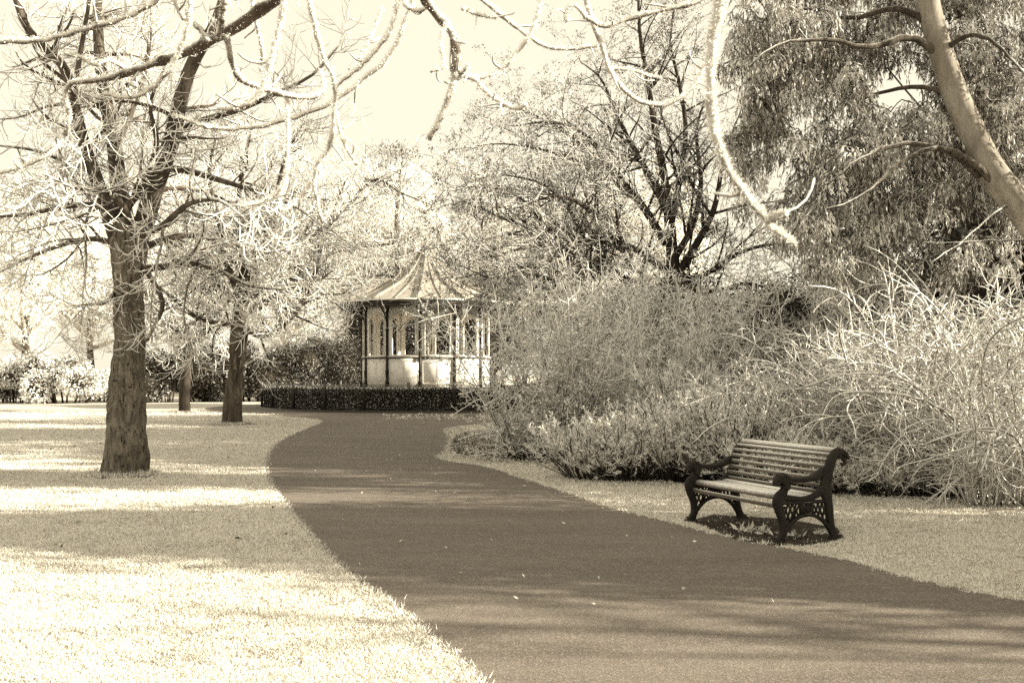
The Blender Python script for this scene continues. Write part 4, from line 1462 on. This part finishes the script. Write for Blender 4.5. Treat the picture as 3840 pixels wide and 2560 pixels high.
ts1 = tall_shrub(1262, 18.8, 'tall fine twigged frosted shrub standing at the bend of the path', 3.2, .75, 41, 54, 480, 2900, 3600, 31)
ts2 = tall_shrub(1500, 21.2, 'tallest thorny frosted shrub, in front of the spreading tree trunk', 4.15, 1.15, 43, 54, 560, 3200, 4000, 33)
clone(ts1, ground_d(1392, 20.2), 2.1, 1.14, 'broad frosted shrub with upright stems, just right of the one at the path bend')
clone(ts2, ground_d(1655, 21.6), 1.3, .93, 'dense frosted shrub right of the spreading tree trunk, above the low spiky plants')
clone(ts2, ground_d(1480, 18.6), 4.0, .66, 'smaller frosted shrub squeezed between the path bend shrubs and the low spiky plants')


def fine_shrub(x, d, label, height, spread, seed, n1=64, n2=900, n3=2700):
    rng = np.random.default_rng(seed)
    c = ground_d(x, d)
    t = thing('fine_twig_shrub', c, label, 'shrub')
    st = fan(rng, c, n1, spread, height, 34, 10, .011, .004, .035, (.02, .05))
    b2 = grow(rng, st, n2, .15, 1, height * .28, (18, 40), 7, .05, (.04, .06), .8, .007, .010, .6)
    b3 = grow(rng, b2, n3, .2, 1, height * .11, (18, 45), 4, .06, (.03, .08), .8, .006, .008, .7)
    MB().tubes(*st, 4, frost=.35).build('stems', M['twig_dark'], t)
    MB().tubes(*b2, 3, frost=.6).tubes(*b3, 3, frost=.72).build('crown', M['twig_dark'], t)
    return t


fs = fine_shrub(1800, 20.2, 'feathery upright twigged shrub behind the bench, left half of the pair', 2.6, 1.3, 51)
clone(fs, ground_d(1965, 20.8), 1.9, 1.06, 'feathery upright twigged shrub behind the bench, near the dark stump')
clone(fs, ground_d(2130, 20.4), 3.7, 1.07, 'feathery twigged shrub under the weeping evergreen, towards the right edge')
clone(fs, ground_d(2330, 19.5), 5.2, 1.1, 'feathery twigged shrub at the right edge behind the arching canes')


def spiky_shrub(x, d, label, h, w, seed, n1=130, n2=900, n3=0, per=18):
    """low mound of upright sprigs set with short needle leaves"""
    rng = np.random.default_rng(seed)
    c = ground_d(x, d)
    t = thing('spiky_shrub', c, label, 'shrub')
    st = fan(rng, c, n1, w * .55, h, 62, 8, .010, .005, .05, (.03, .10), (.55, 1.05))
    n2 = int(n2 * .6)
    b2 = grow(rng, st, n2, .3, 1, h * .34, (25, 60), 6, .06, (.06, .12), .6, .004, .006, .6)
    MB().tubes(*st, 4, frost=.3).build('stems', M['twig_dark'], t)
    mb = MB().tubes(*b2, 3, frost=.7)
    P, T, R = rand_on(stack([(b2[0][:, 2:], b2[1][:, 2:]), (st[0][:, 5:], st[1][:, 5:])], 6), n2 * per, rng)
    D = T * 1.2 + rng.normal(0, .45, P.shape)
    tip = np.clip((P[:, 2] / h), 0, 1)
    mb.leaves(P, D, rng.uniform(.04, .085, len(P)), rng.uniform(.012, .020, len(P)), np.clip(rng.normal(1.0, .35, len(P)), .1, 1.4), rng)
    mb.build('crown', M['sprig'], t, smooth=False)
    return t


sp1 = spiky_shrub(1450, 15.1, 'low spiky frosted shrub second from the left along the low planting', .98, .75, 62, 120, 950)
sp2 = spiky_shrub(1655, 15.3, 'taller spiky frosted shrub directly left of the bench back', 1.35, 1.0, 64, 150, 1050)
sp3 = spiky_shrub(1820, 13.6, 'low spiky frosted shrub behind the middle of the bench back', .75, .8, 66, 110, 850)
clone(sp1, ground_d(1355, 15.3), 2.2, (1., 1., .95), 'low spiky frosted shrub at the left end of the low planting by the path')
clone(sp2, ground_d(1560, 15.2), 1.2, (.95, .95, .84), 'low spiky frosted shrub midway along the low planting')
clone(sp2, ground_d(1740, 14.6), 4.1, .95, 'spiky frosted shrub behind the left end of the bench')
clone(sp1, ground_d(1620, 17.0), 5.0, (1.3, 1.3, 1.75), 'spiky frosted shrub rising behind the low planting left of the bench')
clone(sp3, ground_d(1925, 13.4), 2.6, .80, 'low spiky frosted shrub right behind the scrolled bench end')
clone(sp3, ground_d(2015, 13.2), 4.6, .70, 'small spiky frosted shrub right of the bench under arching canes')


def arching_shrub(x, d, label, h, w, seed, n1=70, n2=420, n3=1500, rad=1., lean=42):
    rng = np.random.default_rng(seed)
    c = ground_d(x, d)
    t = thing('arching_shrub', c, label, 'shrub')
    st = fan(rng, c, n1, w * .35, h * 1.55, lean, 18, .0125 * rad, .006 * rad, .05, (-.005, -.17), (.55, 1.1))
    b2 = grow(rng, st, n2, .12, .95, h * .50, (30, 80), 11, .10, (.03, -.15), .75, .0062 * rad, .010 * rad, .65, up=.6)
    b3 = grow(rng, stack([st, b2], 11), n3, .15, 1, h * .17, (35, 80), 6, .10, (.04, -.02), .8, .0050 * rad, .0075 * rad, .7, up=.5)
    MB().tubes(*st, 5, frost=np.clip(.85 - 0 * st[1], 0, 1)).build('canes', M['twig'], t)
    MB().tubes(*b2, 4, frost=.9).tubes(*b3, 3, frost=.95).build('crown', M['twig'], t)
    return t


as1 = arching_shrub(1985, 14.9, 'arching frosted shrub with curling canes just behind the bench', 1.75, 1.7, 71, 62, 400, 1900, 1.25, 30)
as2 = arching_shrub(2190, 13.4, 'dense tangle of white arching canes near the right edge', 2.15, 2.2, 73, 80, 520, 2100, 1.3)
clone(as1, ground_d(2105, 14.4), 2.3, 1.06, 'tangled arching frosted shrub right of the bench, second from the bench')
clone(as2, ground_d(2330, 12.6), 1.8, 1.0, 'whitest arching shrub spilling onto the lawn at the right edge')
clone(as1, ground_d(2260, 12.2), 4.4, .62, 'small low arching shrub at the front of the right hand tangle')


def canes():
    """single long canes one can follow, arching over the tangle"""
    rng = np.random.default_rng(77)
    for lab, root, pts, d in (
            ('long frosted cane arching highest over the right hand tangle', (2330, 1180), [(2180, 1000), (2150, 850), (2165, 760), (2185, 715), (2230, 700), (2275, 725), (2330, 755)], 13.0),
            ('forked frosted cane reaching left over the spiky plants', (2010, 1120), [(1980, 1000), (1940, 930), (1880, 890), (1830, 895), (1760, 875), (1722, 862)], 13.9),
            ('low frosted cane curling down beside the bench end', (2230, 1150), [(2200, 1020), (2140, 985), (2080, 995), (2040, 1040), (2010, 1100)], 12.6),
            ('frosted cane drooping onto the grass at the right edge', (2340, 1150), [(2330, 1060), (2260, 1060), (2190, 1110), (2150, 1150)], 12.2),
            ('long frosted cane slanting up to the right across the tangle', (1890, 1130), [(1930, 1050), (2000, 990), (2080, 960), (2160, 920), (2230, 860), (2290, 840)], 13.6)):
        c = ground_d(*((root[0]), d))
        t = thing('arching_cane', c, lab, 'cane')
        p = spline([c + [0, 0, -.02]] + [q(x, y, d - .1 * i) for i, (x, y) in enumerate(pts)], 26)
        r = np.linspace(.013, .006, 26)
        MB().tubes(p, r, 6, frost=.95).build('cane', M['twig'], t)
        b = grow(rng, (p[None], r[None]), 16, .35, 1, .35, (35, 75), 7, .10, (.05, -.02), .8, .005, .008, .6, up=.8)
        for j in range(len(b[0])):
            MB().tubes(b[0][j], b[1][j], 4, frost=.95).build('side_shoot', M['twig'], t)


canes()


def stump():
    c = ground_d(2010, 21.5)
    rng = np.random.default_rng(78)
    t = thing('leaning_trunk', c, 'short dark leaning trunk glimpsed between the shrubs behind the bench', 'tree')
    p = spline([np.r_[c + [.25, 0, -.05], .16], np.r_[q(2015, 800, 21.5), .14], np.r_[q(1985, 720, 21.5), .12], np.r_[q(1960, 640, 21.3), .10], np.r_[q(1950, 560, 21.2), .07]], 24)
    MB().tubes(p[:, :3], p[:, 3], 12, disp=bark_disp(rng, .010), frost=.12).build('trunk', M['bark_dark'], t)
    b1 = grow(rng, (p[None, :, :3], p[None, :, 3]), 34, .45, 1, 1.6, (40, 80), 9, .1, (0, .02), .4, .012, .03, .3)
    b2 = grow(rng, b1, 500, .2, 1, .7, (30, 70), 6, .1, (-.02, .05), .5, .006, .01, .5)
    MB().tubes(*b1, 4).tubes(*b2, 3).build('crown', M['twig_dark'], t)


stump()


# ------------------------------------------------------------------ far vegetation
def leaf_mound(name, x, d, w, h, dep, label, seed, n=16000, size=(.08, .16), frost=(.0, .6), mat='leaf_dark', lobes=9, cat='shrub', z0=0., group=None):
    """evergreen mass: leaves set over several uneven lobes, with dark branches inside"""
    rng = np.random.default_rng(seed)
    c = ground_d(x, d) if not isinstance(x, tuple) else np.array([x[0], x[1], 0.])
    t = thing(name, c, label, cat, group)
    cs = np.stack([rng.uniform(-.5, .5, lobes) * w * .72, rng.uniform(-.5, .5, lobes) * dep * .7, z0 + h * rng.uniform(.25, .72, lobes)], 1)
    rs = np.stack([w * rng.uniform(.16, .30, lobes), dep * rng.uniform(.2, .35, lobes), h * rng.uniform(.2, .34, lobes)], 1)
    i = rng.integers(0, lobes, n)
    v = nrm(rng.normal(size=(n, 3)))
    rad = .72 + .36 * rng.random(n)
    P = c + cs[i] + v * rs[i] * rad[:, None]
    P[:, 2] = np.maximum(P[:, 2], .05 + rng.random(n) * .3)
    D = v + rng.normal(0, .7, (n, 3)) + [0, 0, -.15]
    cl = rng.uniform(*frost, lobes * 6)[(i * 6 + (v[:, 0] > 0) * 1 + (v[:, 1] > 0) * 2 + (v[:, 2] > .2) * 3) % (lobes * 6)]
    fr = np.clip(cl + rng.normal(0, .13, n), 0, 1.1)
    mb = MB().leaves(P, D, rng.uniform(*size, n), rng.uniform(*size, n) * .5, fr, rng)
    mb.build('crown', M[mat], t, smooth=False)
    st = fan(rng, c, 16, w * .25, h * .8, 45, 8, .05, .015, .06)
    mb = MB().tubes(*st, 5, frost=.1)
    an_ = np.linspace(0, 2 * pi, 9)
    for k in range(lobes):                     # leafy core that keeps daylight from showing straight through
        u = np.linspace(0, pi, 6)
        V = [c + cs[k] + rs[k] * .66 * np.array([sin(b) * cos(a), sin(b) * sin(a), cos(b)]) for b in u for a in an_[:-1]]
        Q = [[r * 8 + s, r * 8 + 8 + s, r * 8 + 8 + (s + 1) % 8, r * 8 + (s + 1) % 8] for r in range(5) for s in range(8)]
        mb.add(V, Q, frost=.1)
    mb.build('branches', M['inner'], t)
    return t


def frost_tree(name, x, d, h, w, label, seed, n1=26, n2=420, n3=2200, cl=3000, mat='rime', rad=1., trop=(-.02, .03), cat='tree', group=None, tw=1.):
    rng = np.random.default_rng(seed)
    c = ground_d(x, d) if not isinstance(x, tuple) else np.array([x[0], x[1], 0.])
    t = thing(name, c, label, cat, group)
    p = spline([np.r_[c + [0, 0, -.1], .022 * h], np.r_[c + [rng.normal(0, .02) * h, 0, h * .35], .017 * h], np.r_[c + [rng.normal(0, .03) * h, 0, h * .7], .010 * h], np.r_[c + [rng.normal(0, .05) * h, 0, h], .003 * h]], 16)
    MB().tubes(p[:, :3], p[:, 3], 8, frost=.15).build('trunk', M['bark'], t)
    tr = (p[None, :, :3], p[None, :, 3])
    b1 = grow(rng, tr, n1, .22, .97, w * .62, (35, 75), 9, .08, (.02, .02), .6, .006 * h, .012 * h, .25, taper=.5)
    b2 = grow(rng, stack([tr, b1], 9), n2, .2, 1, w * .22, (30, 70), 6, .10, trop, .5, .0022 * h * rad, .004 * h, .4)
    b3 = grow(rng, b2, n3, .15, 1, w * .10, (30, 75), 4, .12, trop, .7, .0014 * h * rad, .002 * h * rad, .6)
    mb = MB().tubes(*b1, 4).tubes(*b2, 3, frost=.85).tubes(*b3, 3, frost=1.)
    clusters(mb, b3, cl, rng, (.012 * h * tw, .026 * h * tw), (.6, 1.1), 3, .015 * h)
    mb.build('crown', M[mat], t)
    return t


# dark evergreens on the far side of the lawn
leaf_mound('laurel_bush', 385, 56, 5.0, 3.0, 3.0, 'dark evergreen bush between the gnarled tree and the small trunk', 101, 17000, (.10, .22), (.0, .45))
leaf_mound('laurel_bush', 470, 57, 4.2, 3.3, 3.0, 'dark evergreen bush with frosted edges between the two lawn trunks', 102, 15000, (.10, .22), (.0, .5))
leaf_mound('laurel_bush', 590, 58, 4.6, 3.2, 3.0, 'darkest evergreen bush right of the leaning lawn trunk', 103, 15000, (.10, .2), (.0, .3))
leaf_mound('evergreen_bush', 690, 60, 4.6, 4.0, 3.4, 'mid toned rounded bush behind the left end of the railing', 104, 26000, (.07, .13), (.22, .5))
leaf_mound('evergreen_bush', 790, 60, 4.2, 3.9, 3.4, 'leafy bush close against the left side of the bandstand', 105, 26000, (.07, .14), (.2, .45))
leaf_mound('evergreen_bush', 905, 62, 5.4, 6.6, 3.4, 'tall dark bush seen through the left bandstand arches', 106, 17000, (.10, .2), (.05, .5))
leaf_mound('evergreen_bush', 1010, 62, 5.4, 6.2, 3.4, 'tall dark bush seen through the middle bandstand arches', 107, 17000, (.10, .2), (.05, .5))
leaf_mound('evergreen_bush', 1125, 61, 5.4, 5.6, 3.4, 'dark bush seen past the right side of the bandstand', 108, 15000, (.10, .2), (.1, .5))
leaf_mound('evergreen_tree', 1700, 34, 7., 5.6, 5.0, 'dark evergreen mass behind the tall shrubs and spreading tree', 109, 20000, (.09, .17), (.0, .4), cat='tree')
leaf_mound('evergreen_tree', 2050, 33, 7., 6.0, 5.0, 'dark evergreen glimpsed under the weeping evergreen', 110, 20000, (.09, .17), (.1, .5), cat='tree')
leaf_mound('evergreen_tree', 2400, 31, 7., 7., 5.0, 'dark evergreen behind the right edge of the picture', 111, 16000, (.1, .18), (.1, .5), cat='tree')
leaf_mound('evergreen_tree', 1480, 40, 6., 5.0, 5.0, 'dark evergreen behind the tall frosted shrubs, left of the spreading trunk', 112, 16000, (.09, .17), (.1, .5), cat='tree')
# the wooded side of the park, to the right of the picture: these trees keep the path in shade
eg = None
for x, y, k, rz, lab in ((12, 7.9, .75, 0, 'beside the lit path'), (17, 7.6, 1., 1.2, 'second from the lit path'), (20, 13.0, .5, 2.4, 'level with the bench'), (17.5, 17.2, 1.2, 3.1, 'behind the right hand tangle'),
                         (16, 23, 1.4, 4.0, 'level with the tall shrubs'), (18.5, 28.5, 1.4, 5.2, 'level with the spreading tree'), (17, 33.5, 1.3, 1.8, 'near the far bend'), (19.5, 38, 1.35, .6, 'last before the bandstand'),
                         (14.5, -2.2, 1.0, 2.9, 'beside the viewer')):
    lab = 'tall evergreen in the belt of trees beyond the right edge, ' + lab
    if eg is None:
        eg = leaf_mound('evergreen_tree', (x, y), 0, 6.4, 9.3, 6., lab, 160, 12000, (.16, .34), (.1, .6), cat='tree', lobes=11)
        eg.scale = (k, k, k)
    else:
        clone(eg, (x, y, 0), rz, k, lab)
frost_tree('bare_tree', (19, 3.6), 0, 8, 6, 'bare frosted tree beyond the right edge whose shadow streaks the path', 169, 11, 34, 60, 10)
# frosted bushes at the far left, rime raised to imitate sun bleach
leaf_mound('frosted_bush', 30, 55, 5.0, 2.6, 3., 'white frosted bush at the left edge of the lawn', 121, 12000, (.08, .2), (.8, 1.3))
leaf_mound('frosted_bush', 150, 54, 4.2, 2.7, 3., 'frosted bush with dark gaps left of the gnarled tree', 122, 12000, (.1, .22), (.55, 1.2))
leaf_mound('frosted_bush', 235, 58, 3.2, 2.0, 3., 'low pale frosted bush close to the left of the gnarled trunk', 123, 9000, (.08, .2), (.9, 1.3))

ft1 = frost_tree('frosted_tree', 60, 72, 13, 13, 'pale frosted tree far off at the left edge', 131, cl=2200)
ft2 = frost_tree('frosted_tree', 420, 82, 14, 13, 'pale frosted tree far behind the small lawn trunk', 133, cl=2200)
ft3 = frost_tree('frosted_tree', 960, 80, 14, 11, 'pale frosted tree directly behind the bandstand roof', 136, cl=2600)
clone(ft2, ground_d(215, 78), 1., .9, 'pale frosted tree far off just left of the gnarled trunk')
clone(ft1, ground_d(640, 84), 2.5, 1., 'pale frosted tree far behind the leaning lawn trunk')
clone(ft3, ground_d(800, 76), 2., .95, 'pale frosted tree far behind the left eaves of the bandstand')
clone(ft2, ground_d(1130, 74), 3.3, .92, 'pale frosted tree far behind the right eaves of the bandstand')
clone(ft1, ground_d(1320, 70), 4.2, .95, 'pale frosted tree far behind the path bend shrubs')
clone(ft3, ground_d(1550, 66), 5., .9, 'pale frosted tree far behind the spreading tree')


def pine(x, d, h, label, seed):
    rng = np.random.default_rng(seed)
    c = ground_d(x, d)
    t = thing('pine_tree', c, label, 'tree')
    p = spline([np.r_[c + [0, 0, -.1], .28], np.r_[c + [.1, 0, h * .5], .22], np.r_[c + [0., 0, h * .8], .14], np.r_[c + [.3, 0, h], .05]], 20)
    MB().tubes(p[:, :3], p[:, 3], 8, frost=.1).build('trunk', M['bark'], t)
    b1 = grow(rng, (p[None, :, :3], p[None, :, 3]), 14, .5, 1, 3.0, (65, 95), 8, .08, (.03, .03), .5, .04, .08, .3, taper=.4)
    for j in range(len(b1[0])):
        MB().tubes(b1[0][j], b1[1][j], 5, frost=.3).build('limb', M['bark_dark'], t)
    P, T, R = rand_on((b1[0][:, 4:], b1[1][:, 4:]), 240, rng)
    P = np.repeat(P, 40, 0)
    off = rng.normal(0, 1, P.shape) * np.array([.55, .55, .18])
    mb = MB().leaves(P + off, nrm(off) + [0, 0, .6], rng.uniform(.12, .3, len(P)), rng.uniform(.03, .06, len(P)), np.clip(rng.normal(.55, .3, len(P)), 0, 1.1), rng)
    mb.build('crown', M['leaf_dark'], t, smooth=False)


pine(912, 66, 14.5, 'tall pine with flat frosted tufts behind the bandstand, left of its spire', 151)
pine(1105, 72, 13, 'pine with frosted tufts behind the right side of the bandstand roof', 152)


def tufts():
    rng = np.random.default_rng(83)
    mb = MB()
    for x, d, r in ((281, 15.8, .36), (531, 31.6, .36), (422, 41., .30)):
        c = ground_d(x, d)
        n = 1500
        a = rng.uniform(0, 2 * pi, n)
        rr = r + np.abs(rng.normal(0, .10, n))
        P = c + np.stack([rr * np.cos(a), rr * np.sin(a), 0 * a], 1)
        D = np.stack([rng.normal(0, .6, n), rng.normal(0, .6, n), np.ones(n)], 1)
        mb.blades(P, D, rng.uniform(.04, .12, n), .012 + .0004 * d, np.clip(rng.normal(.85, .3, n), 0, 1.3), rng)
    tag(mb.build('grass_tufts', M['grass'], smooth=False), 'longer frosted grass tufts round the feet of the lawn trees', None, None, 'stuff')


tufts()


# ------------------------------------------------------------------ small things by the bench
def weeds():
    rng = np.random.default_rng(81)
    for lab, x, y, n, s in (('frosted weed with pale leaves under the left half of the bench seat', 1712, 1222, 26, .11), ('frosted weed under the bench beside the iron front leg', 1755, 1224, 24, .10),
                            ('wisp of frosted grass at the foot of the near iron leg', 1822, 1232, 14, .10), ('small frosted weed by the near back foot of the bench', 1893, 1226, 26, .09)):
        gx, gy = ground(x, y)
        c = np.array([gx, gy, 0])
        t = thing('frosted_weed', c, lab, 'weed')
        P = c + np.c_[rng.normal(0, .05, (n, 2)), np.full(n, .01)]
        D = np.stack([rng.normal(0, .9, n), rng.normal(0, .6, n), rng.uniform(.2, 1.1, n)], 1)
        mb = MB().leaves(P, D, rng.uniform(.5, 1.2, n) * s, rng.uniform(.16, .34, n) * s, rng.uniform(.6, 1.1, n), rng, True)
        mb.build('leaves', M['grass'], t, smooth=False)


weeds()
